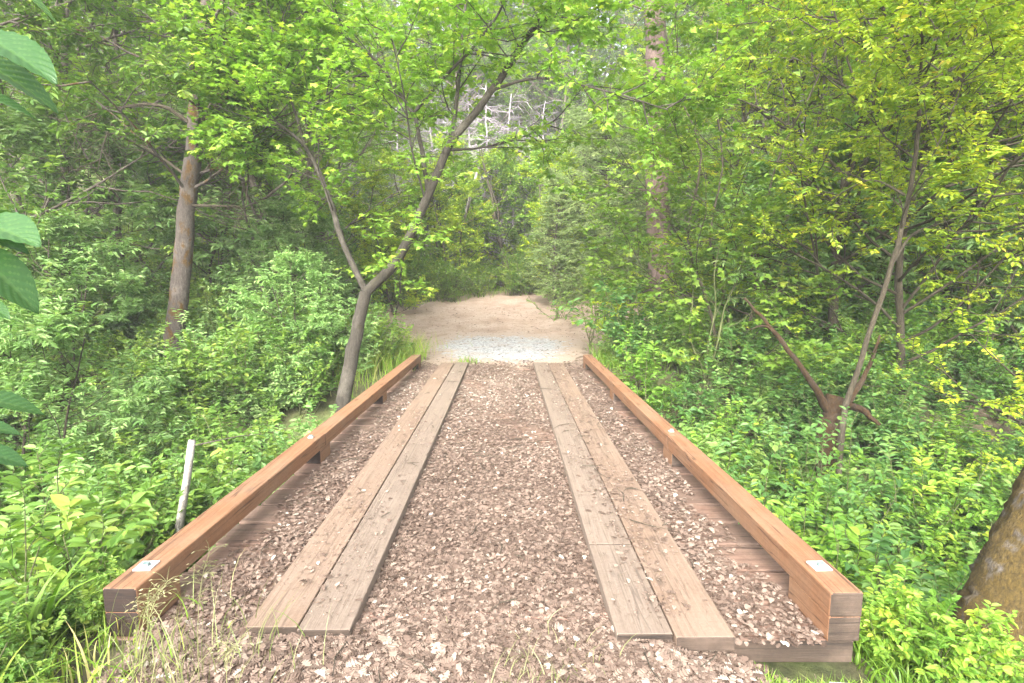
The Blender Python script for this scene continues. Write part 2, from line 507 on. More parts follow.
class Plant:
    """Limbs, twigs and leaves of one plant, in world or local coordinates."""
    def __init__(self, seed, leaf=0.085, per_twig=10, droop=0.25, flat=0.45, twig=0.3, trop=0.06, sprd=0.8, tilt=0.35):
        self.r = np.random.default_rng(seed)
        self.w = Tubes()
        self.L = []
        self.leaf, self.per, self.droop, self.flat, self.twig, self.trop, self.sprd, self.tilt = leaf, per_twig, droop, flat, twig, trop, sprd, tilt

    def limb(self, pts, r0, r1, k=8, sub=4, rough=0.05, power=1.0, wob=1.0):
        P = np.asarray(pts, float)
        n = len(P)
        # Catmull-Rom
        Q = np.vstack([2 * P[0] - P[1], P, 2 * P[-1] - P[-2]])
        out = []
        for i in range(n - 1):
            p0, p1, p2, p3 = Q[i:i + 4]
            for t in np.linspace(0, 1, sub, endpoint=False):
                out.append(0.5 * (2 * p1 + (p2 - p0) * t + (2 * p0 - 5 * p1 + 4 * p2 - p3) * t * t + (3 * p1 - p0 - 3 * p2 + p3) * t ** 3))
        out.append(P[-1])
        out = np.array(out)
        wobf = wob
        wob = self.r.normal(0, 1, out.shape) * min(r0 * 0.10, 0.006 + r0 * 0.012)
        wob[0] = wob[-1] = 0
        out = out + wob * wobf
        t = np.linspace(0, 1, len(out)) ** power
        self.w.add(out, r0 + (r1 - r0) * t, k, self.r, rough)
        return out

    def grow(self, p, d, L, r, lvl, nch=5, ratio=0.5, leafy=True):
        ns = 5 if lvl > 0 else 4
        d = d / np.linalg.norm(d)
        pts, dirs = [p], [d]
        for _ in range(ns):
            d = d + self.r.normal(0, 0.14, 3) + np.array([0, 0, self.trop])
            d /= np.linalg.norm(d)
            p = p + d * L / ns
            pts.append(p)
            dirs.append(d)
        pts = np.array(pts)
        self.w.add(pts, np.linspace(r, r * 0.35, ns + 1), 5 if lvl > 1 else (4 if lvl else 3), self.r)
        if lvl == 0:
            if leafy:
                self.leaves(pts, dirs)
            return pts
        for c in range(nch):
            t = 0.25 + 0.75 * (c + self.r.random()) / nch
            i = min(int(t * ns), ns - 1)
            q = pts[i] + (pts[i + 1] - pts[i]) * (t * ns - i)
            self.side(q, dirs[i], L * ratio * (1.15 - 0.5 * t) * self.r.uniform(0.75, 1.25), r * 0.5, lvl - 1, nch, ratio, leafy)
        if leafy:
            self.side(pts[-1], d, self.twig, r * 0.3, 0, spread=0.2)
        return pts

    def side(self, q, d, L, r, lvl, nch=5, ratio=0.5, leafy=True, spread=None):
        s = self.r.normal(0, 1, 3)
        s[2] *= self.flat
        s -= d * np.dot(s, d)
        s /= np.linalg.norm(s) + 1e-9
        dd = d * 0.65 + s * (self.sprd if spread is None else spread)
        dd[2] *= 0.75
        if lvl == 0:
            L = self.twig * self.r.uniform(0.7, 1.4)
        self.grow(q, dd, L, max(r, 0.003), lvl, nch, ratio, leafy)

    def sprout(self, pts, n, L, r, lvl, t0=0.3, nch=5, ratio=0.5, profile=None, leafy=True):
        m = len(pts)
        for i in range(n):
            t = t0 + (1 - t0) * (i + self.r.random()) / n
            k = min(int(t * (m - 1)), m - 2)
            q = pts[k] + (pts[k + 1] - pts[k]) * (t * (m - 1) - k)
            d = pts[k + 1] - pts[k]
            d = d / np.linalg.norm(d)
            l = L * (profile(t) if profile else 1) * self.r.uniform(0.75, 1.25)
            self.side(q, d, l, r, lvl, nch, ratio, leafy)

    def leaves(self, pts, dirs):
        n = self.per
        t = (np.arange(n) + 0.7) / n * (len(pts) - 1)
        k = np.minimum(t.astype(int), len(pts) - 2)
        pos = pts[k] + (pts[k + 1] - pts[k]) * (t - k)[:, None]
        D = np.array(dirs)[k]
        h = np.cross(D, [0, 0, 1.0])
        h = nrm(h)
        s = np.where(np.arange(n) % 2, 1.0, -1.0)[:, None]
        dd = D * 0.55 + h * s * 0.9 + self.r.normal(0, 0.28, (n, 3)) + np.array([0, 0, -self.droop])
        nn = np.array([0, 0, 1.0]) + self.r.normal(0, self.tilt, (n, 3))
        sz = self.leaf * self.r.uniform(0.6, 1.25, n)
        base = self.r.normal(0.45, 0.14)
        ti = np.clip(base + self.r.normal(0, 0.17, n), 0, 1)
        self.L.append((pos, dd, nn, sz, ti))

    def arrays(self):
        return [np.concatenate(a) for a in zip(*self.L)]

    def build(self, root, bark, leafmat, tmpl=ELL, origin=(0, 0, 0), names=('trunk', 'crown')):
        o = np.array(origin, float)
        w = self.w.mesh(names[0], bark)
        to = link(names[0], w, root, o)
        if self.L:
            a = self.arrays()
            me = leaf_mesh(names[1], *a, tmpl, leafmat)
            link(names[1], me, root, o)
        return root


# ------------------------------------------------------------------ terrain
def sst(a, b, x):
    t = np.clip((x - a) / (b - a), 0, 1)
    return t * t * (3 - 2 * t)


def bump2(x, y):
    return (np.sin(x * 1.3 + y * 0.7) * np.cos(y * 1.1 - x * 0.4) * 0.5 + np.sin(x * 2.9 - 1.2) * np.sin(y * 3.3 + x) * 0.25 + np.sin(x * 0.31 + 2) * np.cos(y * 0.27) * 1.2)


def hgt(x, y):
    x, y = np.asarray(x, float), np.asarray(y, float)
    ax = np.abs(x)
    e0 = 2.45 - 1.1 * sst(1.7, 4.0, ax)
    s1 = sst(0, 2.3, y - e0)
    s2 = sst(7.3, 9.8, y)
    z = -0.10 - 1.25 * (s1 - s2) + 0.06 * s2
    z = z - (0.30 * sst(1.7, 3.2, x) + 0.16 * sst(0.95, 1.35, x) * sst(1.2, 2.1, y)) * (1 - s2) - 0.15 * sst(1.9, 3.5, -x) * (1 - s2)
    z = z + 0.09 * sst(1.3, 2.1, y) * (1 - sst(0.65, 1.0, x)) * sst(-2.1, -1.75, x) * (1 - s1)
    z = z + 1.0 * sst(14, 26, y) + 0.52 * np.maximum(0, y - 26) * sst(26, 34, y)
    z = z + 0.22 * np.clip(-x - 7, 0, 30) * sst(-4, 8, y) + 0.20 * np.clip(x - 9, 0, 30) * sst(-4, 8, y)
    mask = sst(1.8, 4, ax) * 0.10 + sst(12, 30, y) * 0.05
    return z + bump2(x, y) * mask


def axis(segs):
    out = []
    for a, b, st in segs:
        out.append(np.arange(a, b, st))
    out.append([segs[-1][1]])
    return np.concatenate(out)


xs = axis([(-400, -60, 40), (-60, -16, 3), (-16, -5, 0.5), (-5, 5, 0.2), (5, 16, 0.5), (16, 60, 3), (60, 400, 40)])
ys = axis([(-60, -6, 6), (-6, 0, 0.6), (0, 12, 0.2), (12, 30, 0.5), (30, 70, 2), (70, 110, 5), (110, 500, 60)])
X, Y = np.meshgrid(xs, ys)
Z = hgt(X, np.minimum(Y, 72))
nx, ny = len(xs), len(ys)
ii, jj = np.meshgrid(np.arange(nx - 1), np.arange(ny - 1))
q = (jj * nx + ii).ravel()
gq = np.stack([q, q + 1, q + nx + 1, q + nx], 1)
g = link('ground', np_mesh('ground', np.stack([X, Y, Z], -1).reshape(-1, 3), [gq], [M_SOIL]))
tag(g, 'brown forest soil of the creek banks and rising hillside', kind='structure')


def drape(name, label, ox, oy, lift, mat, rings=24):
    """A sheet laid on the terrain: outline given by its points round its centre."""
    c = np.array([np.mean(ox), np.mean(oy)])
    t = np.linspace(0, 1, rings + 1)[1:]
    px = c[0] + t[:, None] * (ox - c[0])[None]
    py = c[1] + t[:, None] * (oy - c[1])[None]
    V = np.stack([px, py, hgt(px, py) + lift], -1).reshape(-1, 3)
    V = np.vstack([[c[0], c[1], hgt(c[0], c[1]) + lift], V])
    n = len(ox)
    k = np.arange(n)
    k2 = (k + 1) % n
    tri = np.stack([np.zeros(n, int), 1 + k, 1 + k2], 1)
    quads = []
    for r in range(rings - 1):
        quads.append(np.stack([1 + r * n + k, 1 + (r + 1) * n + k, 1 + (r + 1) * n + k2, 1 + r * n + k2], 1))
    tt = np.concatenate([np.full(n, t[0] * .5)] + [np.full(n, (t[r_] + t[r_ + 1]) / 2) for r_ in range(rings - 1)])
    o = link(name, np_mesh(name, V, [tri, np.concatenate(quads)], [mat], tt))
    return tag(o, label, kind='structure')


def smooth_outline(pts, n, jit, seed):
    r = np.random.default_rng(seed)
    P = np.array(pts, float)
    m = len(P)
    t = np.linspace(0, m, n, endpoint=False)
    i = t.astype(int)
    f = (t - i)[:, None]
    p0, p1, p2, p3 = P[(i - 1) % m], P[i % m], P[(i + 1) % m], P[(i + 2) % m]
    Q = 0.5 * (2 * p1 + (p2 - p0) * f + (2 * p0 - 5 * p1 + 4 * p2 - p3) * f * f + (3 * p1 - p0 - 3 * p2 + p3) * f ** 3)
    c = Q.mean(0)
    k = r.normal(0, jit, (n, 1))
    k = (k + np.roll(k, 1, 0) + 0.6 * np.roll(k, 2, 0)) * 0.9
    return (Q + nrm(Q - c) * k).T


ox, oy = smooth_outline([(-1.7, 10.0), (1.4, 10.0), (2.6, 12.0), (6, 13.2), (11, 14.5), (12, 19), (7, 20.5), (3.5, 21.5), (1.8, 23.5), (-1.2, 24.2), (-2.2, 22.5), (-4.5, 20), (-7.5, 17.0), (-5.5, 14.2), (-3.2, 12.5)], 220, 0.06, 3)
drape('dirt_road', 'pale tan dirt track and clearing beyond the bridge', ox, oy, 0.025, M_DIRT, 30)
ox, oy = smooth_outline([(-1.25, 10.02), (0.9, 10.02), (1.5, 11.4), (1.8, 13.2), (1.4, 15.0), (-0.3, 15.6), (-1.8, 15.2), (-2.2, 13.0), (-1.8, 11.2)], 160, 0.07, 4)
drape('gravel', 'patch of pale grey gravel at the far end of the bridge', ox, oy, 0.045, M_GRAVEL, 14)
ox, oy = smooth_outline([(-1.55, 0.2), (-1.75, 1.4), (-1.55, 2.2), (-0.6, 2.6), (0.7, 2.6), (1.12, 2.3), (1.35, 1.7), (1.5, 1.0), (1.4, 0.2)], 120, 0.03, 9)
drape('leaf_strewn_path', 'path of brown leaf mould leading up to the bridge', ox, oy, 0.03, M_BED, 14)


# ------------------------------------------------------------------ bridge
def timber(bm, c, size, rot=0.0, mat=0, endmat=None, bev=0.006, axis_end=1, tilt=0.0):
    """A bevelled board centred at c."""
    ret = bmesh.ops.create_cube(bm, size=1.0)
    vs = ret['verts']
    for v in vs:
        v.co = Vector((v.co.x * size[0], v.co.y * size[1], v.co.z * size[2]))
    es = list({e for v in vs for e in v.link_edges})
    r = bmesh.ops.bevel(bm, geom=es, offset=bev, segments=2, affect='EDGES', profile=0.5)
    allv = list({v for v in r['verts']} | {v for v in vs if v.is_valid})
    fs = list({f for v in allv for f in v.link_faces})
    for f in fs:
        f.material_index = mat
        n = f.normal if f.normal.length > 0 else f.calc_center_median()
        f.normal_update()
        if endmat is not None and abs(f.normal[axis_end]) > 0.9:
            f.material_index = endmat
    cr, sr = math.cos(rot), math.sin(rot)
    for v in allv:
        z = v.co.z + tilt * v.co.x
        v.co = Vector((c[0] + cr * v.co.x - sr * v.co.y, c[1] + sr * v.co.x + cr * v.co.y, c[2] + z))


def bm_obj(name, bm, mats, parent, off=(0, 0, 0)):
    me = bpy.data.meshes.new(name)
    bm.to_mesh(me)
    bm.free()
    for m in mats:
        me.materials.append(m)
    return link(name, me, parent, off)


bridge = thing('timber_bridge', 'timber plank bridge with orange curb rails and two wheel runners', 'bridge', (0, 6.1, 0))
BO = (0, 6.1, 0)
Y0, Y1 = 2.33, 9.95
lin = lambda a, b, y: a + (b - a) * (y - Y0) / (Y1 - Y0)
# deck boards
bm = bmesh.new()
nb = 25
st = (Y1 - Y0) / nb
rr = random.Random(3)
for i in range(nb):
    y = Y0 + st * (i + 0.5)
    xl, xr = lin(-1.90, -1.84, y), lin(1.61, 1.46, y)
    last = i == 0
    timber(bm, ((xl + xr) / 2 + (0 if last else rr.uniform(-.012, .012)), y, -0.058 + rr.uniform(-.004, .004)), (xr - xl, st - rr.uniform(0.02, 0.042), 0.115),
           rr.uniform(-.002, .002), 0, 1 if last else None, 0.007, 1)
bm_obj('deck', bm, [M_DECK, M_ENDG], bridge, BO)
# girders under the deck
for gx in (-1.1, 0.75):
    bm = bmesh.new()
    timber(bm, (gx, 6.1, -0.30), (0.24, 7.8, 0.36))
    bm_obj('girder', bm, [M_ENDG], bridge, BO)
# wheel runners, two boards each side
def runner(xa0, xb0, xa1, xb1, ya, yb, mat, cuts):
    ys_ = [ya] + cuts + [yb]
    bm = bmesh.new()
    for i in range(len(ys_) - 1):
        a, b = ys_[i] + 0.002, ys_[i + 1] - 0.002
        f = lambda p, q, y: p + (q - p) * (y - ya) / (yb - ya)
        x0, x1 = (f(xa0, xa1, a) + f(xb0, xb1, a)) / 2, (f(xa0, xa1, b) + f(xb0, xb1, b)) / 2
        wd = (xb0 - xa0)
        timber(bm, ((x0 + x1) / 2, (a + b) / 2, 0.036 + rr.uniform(0, .006)), (wd, b - a, 0.07), -math.atan2(x1 - x0, b - a), 0, 1, 0.005)
    return bm_obj('runner_board', bm, [mat, M_ENDG], bridge, BO)


runner(-1.245, -1.003, -1.325, -1.075, 2.33, 9.98, M_RUNTAN, [6.4])
runner(-0.994, -0.749, -1.066, -0.812, 2.31, 10.02, M_RUN, [5.1])
runner(0.478, 0.735, 0.398, 0.660, 2.28, 10.02, M_RUN, [3.11, 6.9])
runner(0.744, 1.013, 0.669, 0.941, 2.26, 9.95, M_RUNTAN, [5.6])


def plate(x, y, z, parent, s=0.085):
    bm = bmesh.new()
    timber(bm, (x, y, z + 0.004), (s, s, 0.008), 0.05, 0, None, 0.0015)
    p = bm_obj('washer_plate', bm, [M_STEEL], parent, None)
    bm = bmesh.new()
    bmesh.ops.create_cone(bm, cap_ends=True, segments=6, radius1=0.019, radius2=0.017, depth=0.016)
    for v in bm.verts:
        v.co += Vector((x + 0.004, y - 0.008, z + 0.017))
    n = bm_obj('bolt', bm, [M_BOLT], p, None)


def curb(xo0, xi0, xo1, xi1, ya, yb, blocks, joint, endm, plates, zt=(0.245, 0.245)):
    """A rail timber on spacer blocks along one edge of the deck."""
    wd = abs(xi0 - xo0)
    cx = lambda y: ((xo0 + xi0) / 2) + ((xo1 + xi1) / 2 - (xo0 + xi0) / 2) * (y - ya) / (yb - ya)
    root = None
    bm = bmesh.new()
    segs = [ya] + joint + [yb]
    for i in range(len(segs) - 1):
        a, b = segs[i] + (0.003 if i else 0), segs[i + 1] - (0.003 if i + 2 < len(segs) else 0)
        timber(bm, ((cx(a) + cx(b)) / 2, (a + b) / 2, 0.187 + (0.0 if i % 2 == 0 else -0.004)), (wd, b - a, 0.122), -math.atan2(cx(b) - cx(a), b - a), 0, 1, 0.008)
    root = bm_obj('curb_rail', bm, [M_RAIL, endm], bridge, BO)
    for (a, b) in blocks:
        bm = bmesh.new()
        timber(bm, (cx((a + b) / 2), (a + b) / 2, 0.064), (wd - 0.004, b - a, 0.122), -math.atan2(cx(b) - cx(a), b - a), 0, 1, 0.005)
        bm_obj('spacer_block', bm, [M_RAIL, endm], root, None)
    for y, s in plates:
        plate(cx(y), y, 0.249 if y < joint[0] else 0.245, root, s)
    return root


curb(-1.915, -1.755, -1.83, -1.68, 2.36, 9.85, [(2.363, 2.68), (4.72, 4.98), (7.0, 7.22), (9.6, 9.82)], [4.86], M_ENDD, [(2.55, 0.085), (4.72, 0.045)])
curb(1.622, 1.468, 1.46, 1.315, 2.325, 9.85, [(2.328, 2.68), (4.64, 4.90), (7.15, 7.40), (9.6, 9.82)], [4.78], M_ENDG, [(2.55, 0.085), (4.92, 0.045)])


# ------------------------------------------------------------------ fallen leaves
def litter():
    P, D, N, S, T = [], [], [], [], []
    r = np.random.default_rng(21)

    def area(x0, x1, y0, y1, dens, zf, keep=None, size=(0.008, 0.046), tb=0.5):
        n = int((x1 - x0) * (y1 - y0) * dens)
        x, y = r.uniform(x0, x1, n), r.uniform(y0, y1, n)
        if keep is not None:
            k = keep(x, y)
            x, y = x[k], y[k]
            n = len(x)
        z = zf(x, y) + r.uniform(0.002, 0.018, n)
        a = r.uniform(0, 2 * np.pi, n)
        P.append(np.stack([x, y, z], 1))
        D.append(np.stack([np.cos(a), np.sin(a), r.normal(0, .14, n)], 1))
        N.append(np.stack([r.normal(0, .2, n), r.normal(0, .2, n), np.ones(n)], 1))
        S.append(size[0] + (size[1] - size[0]) * r.beta(1.2, 2.2, n) * 1.35)
        T.append(np.clip(r.normal(tb, .27, n) + 0.15 * (bump2(x * 3, y * 3)), 0, 1))
    nz = lambda x, y: np.sin(x * 5 + 1) * np.cos(y * 2.3 + x) + 0.6 * np.sin(x * 11 + y * 7) + r.normal(0, .5, len(x))
    cz = lambda x, y: 0.0 * x + 0.004
    # between the runners
    area(-0.78, 0.47, 2.3, 5.2, 9500, cz, lambda x, y: x > -0.745 - 0.0105 * (y - 2.3))
    area(-0.83, 0.45, 5.2, 10.0, 4200, cz, lambda x, y: (x > -0.745 - 0.0105 * (y - 2.3)) & (x < 0.475 - .0105 * (y - 2.3)) & (nz(x * .7, y * .7) > -0.9), (0.010, 0.050), 0.45)
    # strips beside the rails, thinner near the edge boards
    area(-1.72, -1.24, 2.3, 9.9, 4200, cz, lambda x, y: (x < -1.25 - .0105 * (y - 2.3)) & (nz(x, y) > -0.15 - 1.6 * sst(-1.72, -1.35, x) - 0.5 * (y < 3.4)), (0.010, 0.048), 0.45)
    area(0.95, 1.47, 2.3, 9.9, 4600, cz, lambda x, y: (x > 1.02 - .0105 * (y - 2.3)) & (x < 1.46 - .02 * (y - 2.3)) & (nz(x, y) > -0.2 - 1.7 * sst(1.42, 1.1, x)), (0.010, 0.048), 0.45)
    # thin scatter on the runner boards
    rz = lambda x, y: 0.0 * x + 0.075
    area(-1.24, -0.76, 2.4, 9.9, 130, rz, lambda x, y: (x < -0.76 - .0105 * (y - 2.3)) & (x > -1.235) & (nz(x, y) > 0.2), (0.02, 0.05), 0.55)
    area(0.48, 1.0, 2.4, 9.9, 330, rz, lambda x, y: (x < 0.99 - .0105 * (y - 2.3)) & (x > 0.49) & (nz(x, y) > 0.3 - 0.9 * (np.abs(x - 0.74) < .12)), (0.02, 0.05), 0.5)
    area(-1.24, -0.76, 2.4, 9.9, 1400, rz, lambda x, y: (x < -0.77 - .0105 * (y - 2.3)) & (x > -1.225) & (nz(x * .5, y * .35) > 0.35 - .9 * (np.abs(x + 1.0 + .009 * (y - 2.3)) < .05)), (0.006, 0.018), 0.5)
    area(0.48, 1.0, 2.4, 9.9, 2600, rz, lambda x, y: (x < 0.97 - .0105 * (y - 2.3)) & (x > 0.50) & (nz(x * .5, y * .35) > 0.1 - 1.2 * (np.abs(x - 0.74 + .009 * (y - 2.3)) < .08)), (0.006, 0.020), 0.5)
    # path on the near side
    gz = lambda x, y: hgt(x, y) + 0.035
    area(-1.75, 1.6, 1.1, 2.42, 9500, gz, lambda x, y: (np.abs(x + .05) + r.normal(0, .10, len(x)) < 1.6 - 0.42 * sst(1.3, 2.25, y) * (x > 0)), (0.008, 0.052), 0.50)
    area(-3.5, 3.5, 10.6, 20, 45, gz, None, (0.02, 0.07), 0.35)
    area(-1.9, 1.7, 9.9, 10.7, 700, lambda x, y: hgt(x, y) + 0.05, lambda x, y: nz(x, y) > (y - 10) * 3 - .6, (0.03, 0.07), 0.45)
    P, D, N, S, T = map(np.concatenate, (P, D, N, S, T))
    o = link('leaf_litter', leaf_mesh('leaf_litter', P, D, N, S, T, OAK, LEAF['litter'], r.uniform(-1.2, 2.6, len(P))))
    tag(o, 'dry brown and pinkish fallen leaves strewn over deck and path', kind='stuff')
    n = 16000
    x, y = r.uniform(-1.7, 1.45, n), r.uniform(1.2, 9.9, n) ** 1.0
    k = (x > -1.65) & (x < 1.44 - .02 * (y - 2.3)) & ~((x > .9) & (y < 2.3))
    x, y = x[k], y[k]
    n = len(x)
    on = ((x > -1.245 - .0105 * (y - 2.3)) & (x < -.75 - .0105 * (y - 2.3)) | (x > .48 - .0105 * (y - 2.3)) & (x < 1.01 - .0105 * (y - 2.3))) & (y > 2.33)
    z = np.where(on, .0785, np.where(y < 2.36, hgt(x, y) + .052, .022)) + r.uniform(0, .004, n)
    a = r.uniform(0, 6.28, n)
    nd = link('needle_litter', leaf_mesh('needle_litter', np.stack([x, y, z], 1), np.stack([np.cos(a), np.sin(a), r.normal(0, .05, n)], 1), np.tile([0, 0, 1.0], (n, 1)), r.uniform(.02, .07, n) * np.where(on, .6, 1), r.beta(2, 2, n), (np.array([[0, -.02, 0], [1, -.02, 0], [1, .02, 0], [0, .02, 0]]), np.array([[0, 1, 2, 3]])), LEAF['litter']))
    tag(nd, 'dry needles and shredded stalks lying among the fallen leaves', kind='stuff')
    # twigs lying on the deck
    tw = Tubes()
    for i in range(90):
        x, y = r.uniform(-1.6, 1.3), r.uniform(1.4, 9)
        a, L = r.uniform(0, 6.28), r.uniform(.05, .28)
        z = 0.088 if (-1.25 < x < -.76 or .48 < x < 1.0) else 0.03
        if y < 2.3: z = float(hgt(x, y)) + .06
        p = np.array([[x, y, z], [x + math.cos(a) * L / 2, y + math.sin(a) * L / 2, z + .006], [x + math.cos(a + .2) * L, y + math.sin(a + .2) * L, z]])
        tw.add(p, [.0035, .003, .0015], 4)
    tag(link('twig_litter', tw.mesh('twig_litter', BARK['twig'])), 'thin dry twigs scattered over the leafy deck', kind='stuff')


litter()


# ------------------------------------------------------------------ trees with a shape of their own
def px(y, *uv):
    return np.array([at(u, v, y + (dy[0] if dy else 0)) for u, v, *dy in uv])


def ground_to(p, sink=0.25):
    """Root point straight below p on the terrain."""
    return np.array([p[0], p[1], float(hgt(p[0], p[1])) - sink])


def base_of(p):
    return (p[0], p[1], float(hgt(p[0], p[1])))


# 1 leaning forked tree by the far end of the rail
def forked():
    y = 8.6
    t = Plant(101, leaf=0.115, per_twig=11, droop=0.3, flat=0.5, twig=0.34, trop=0.02)
    tr = px(y, (341, 425), (344, 405), (353, 350), (366, 292))
    b = base_of(tr[0])
    root = thing('forked_tree', 'slender tree beside the rail, forking low into a leaning V', 'tree', b)
    tr[0] = ground_to(tr[1])
    t.limb(tr, 0.135, 0.095, 10)
    A = t.limb(px(y, (366, 292), (398, 258), (428, 195), (450, 145), (490, 93, -.2), (522, 45, -.3), (548, 5, -.5), (575, -50, -.7)), 0.085, 0.03, 8)
    B = t.limb(px(y, (440, 172), (452, 130), (459, 80, .2), (463, 30, .3), (470, -30, .5)), 0.045, 0.02, 6)
    Cc = t.limb(px(y, (428, 192), (420, 140, .1), (412, 112, .2), (375, 60, .3), (340, 32, .3), (300, -10, .4)), 0.042, 0.014, 6)
    Dd = t.limb(px(y, (413, 114, .2), (440, 82, 0), (475, 45, -.4), (500, 10, -.6), (515, -30, -.8)), 0.028, 0.012, 6)
    Ee = t.limb(px(y, (366, 292), (342, 240, .1), (328, 195, .2), (306, 148, .3), (275, 122, .4), (250, 112, .5)), 0.052, 0.016, 7)
    Ff = t.limb(px(y, (306, 148, .3), (312, 110, .1), (340, 85, -.1), (365, 72, -.2)), 0.026, 0.01, 5)
    Gg = t.limb(px(y, (306, 150, .3), (290, 95, .5), (275, 40, .6), (262, -20, .8)), 0.024, 0.01, 5)
    Hh = t.limb(px(y, (450, 150), (480, 148, .3), (520, 138, .6), (560, 118, 1.0)), 0.022, 0.008, 5)
    Ii = t.limb(px(y, (492, 90, -.2), (540, 78, -.6), (610, 92, -1.0), (668, 110, -1.3)), 0.026, 0.008, 5)
    Jj = t.limb(px(y, (425, 200), (412, 150, -.4), (405, 100, -.8), (392, 40, -1.2)), 0.018, 0.008, 5)
    for P_, n, L in ((A[14:], 9, 1.3), (B, 7, 1.1), (Cc, 9, 1.2), (Dd, 6, 1.0), (Ee, 9, 1.1), (Ff, 5, .9), (Gg, 6, 1.1), (Hh, 5, .8), (Ii, 9, 1.0), (Jj, 5, .9)):
        t.sprout(P_, n + 3, L, 0.012, 2 if L >= 1.1 else 1, 0.3, 5)
    for i in range(16):   # epicormic leaves near the fork and a skirt over the clearing
        k = RS.integers(2, 12)
        t.side(A[k], np.array([RS.uniform(-1, 1), RS.uniform(-1, 1), .1]), 0.6, 0.006, 1, 4)
    t.build(root, BARK['forked'], LEAF['bright'], MAPLE, b)


forked()


# 2 mossy trunk on the left bank
def mossy_left():
    y = 9.78
    t = Plant(102, leaf=0.11, per_twig=14, droop=0.25, twig=0.32, trop=0.03)
    tr = px(y, (171, 400), (174, 345), (180, 290), (187, 210), (195, 140), (200, 70), (208, 0), (218, -120), (225, -220))
    b = base_of(tr[0])
    root = thing('mossy_tree', 'tall grey tree with rust moss patches rising above the left bank', 'tree', b)
    tr = np.vstack([ground_to(tr[0]), tr])
    T = t.limb(tr, 0.185, 0.09, 14, 6, 0.045)
    dead = [(px(y, (196, 128), (160, 105, -.3), (120, 108, -.5), (70, 122, -.8)), .04), (px(y, (192, 180), (150, 150, .3), (118, 135, .3), (95, 130, .3)), .03),
            (px(y, (188, 205), (215, 206, -.2), (242, 206, -.3)), .035), (px(y, (196, 125), (230, 135, -.2), (248, 160, -.4), (246, 205, -.5)), .03),
            (px(y, (197, 120), (235, 118, .2), (270, 122, .4)), .028), (px(y, (190, 190), (225, 150, .2), (255, 158, .4)), .02), (px(y, (120, 108, -.5), (105, 140, -.5), (98, 170, -.5)), .015)]
    db = Plant(122, twig=0.3, trop=-0.05)
    for P_, r in dead:
        L = db.limb(P_, r, 0.008, 6, 4, 0.08)
        db.sprout(L, 12, 0.6, 0.008, 1, 0.2, 5, leafy=False)
    link('dead_branches', db.w.mesh('dead_branches', BARK['twig']), root, b)
    t.sprout(T, 26, 2.3, 0.03, 2, 0.45, 6, 0.5)
    t.build(root, BARK['moss'], LEAF['mid'], ELL, b)


mossy_left()


# 3 thick conifer trunk
def big_conifer():
    y = 16
    t = Plant(103, leaf=0.12, per_twig=14, droop=0.15, twig=0.4, trop=-0.02, flat=0.3)
    tr = px(y, (664, 322), (660, 250), (656, 150), (655, 50), (652, -60), (650, -250), (649, -420))
    b = base_of(tr[0])
    root = thing('conifer_tree', 'thick straight conifer trunk with reddish brown bark beyond the right rail', 'tree', b)
    tr = np.vstack([ground_to(tr[0]), tr])
    T = t.limb(tr, 0.42, 0.16, 14, 5, 0.06)
    for i in range(16):
        k = RS.integers(8, len(T) - 1)
        a = RS.uniform(0, 6.28)
        t.grow(T[k], np.array([math.cos(a), math.sin(a), RS.uniform(-.35, .1)]), RS.uniform(.6, 1.8), .03, 1, 5, .4, leafy=False)
    t.sprout(T, 18, 2.2, 0.03, 1, 0.62, 9)
    t.build(root, BARK['conifer'], LEAF['fir'], SLIM, b)


big_conifer()


# 4 slim sapling on the right
def right_sapling():
    y = 6.6
    t = Plant(104, leaf=0.075, per_twig=18, droop=0.2, twig=0.3, trop=0.02, flat=0.35)
    tr = px(y, (843, 425), (856, 375), (872, 325), (893, 262), (908, 200), (917, 140), (918, 88), (902, 45), (884, 10), (868, -50))
    b = base_of(tr[0])
    root = thing('slim_sapling', 'slim dark stemmed sapling curving up through yellow leaves', 'tree', b)
    tr = np.vstack([ground_to(tr[0]), tr])
    T = t.limb(tr, 0.038, 0.016, 8, 4, 0.03)
    A = t.limb(px(y, (893, 262), (912, 235, .1), (932, 226, .2)), 0.02, 0.008, 5)
    B = t.limb(px(y, (917, 92), (935, 78, .2), (965, 62, .5), (1000, 40, .8)), 0.02, 0.008, 5)
    Cc = t.limb(px(y, (905, 195), (870, 180, .3), (830, 200, .6)), 0.018, 0.006, 5)
    Dd = t.limb(px(y, (918, 100), (922, 50, -.3), (920, 0, -.5)), 0.018, 0.008, 5)
    t.sprout(T, 16, 1.3, 0.012, 2, 0.42, 5, 0.5)
    for P_ in (A, B, Cc, Dd):
        t.sprout(P_, 6, 0.8, 0.007, 1, 0.3, 5)
    t.build(root, BARK['twig'], LEAF['yellow'], ELL, b)


right_sapling()


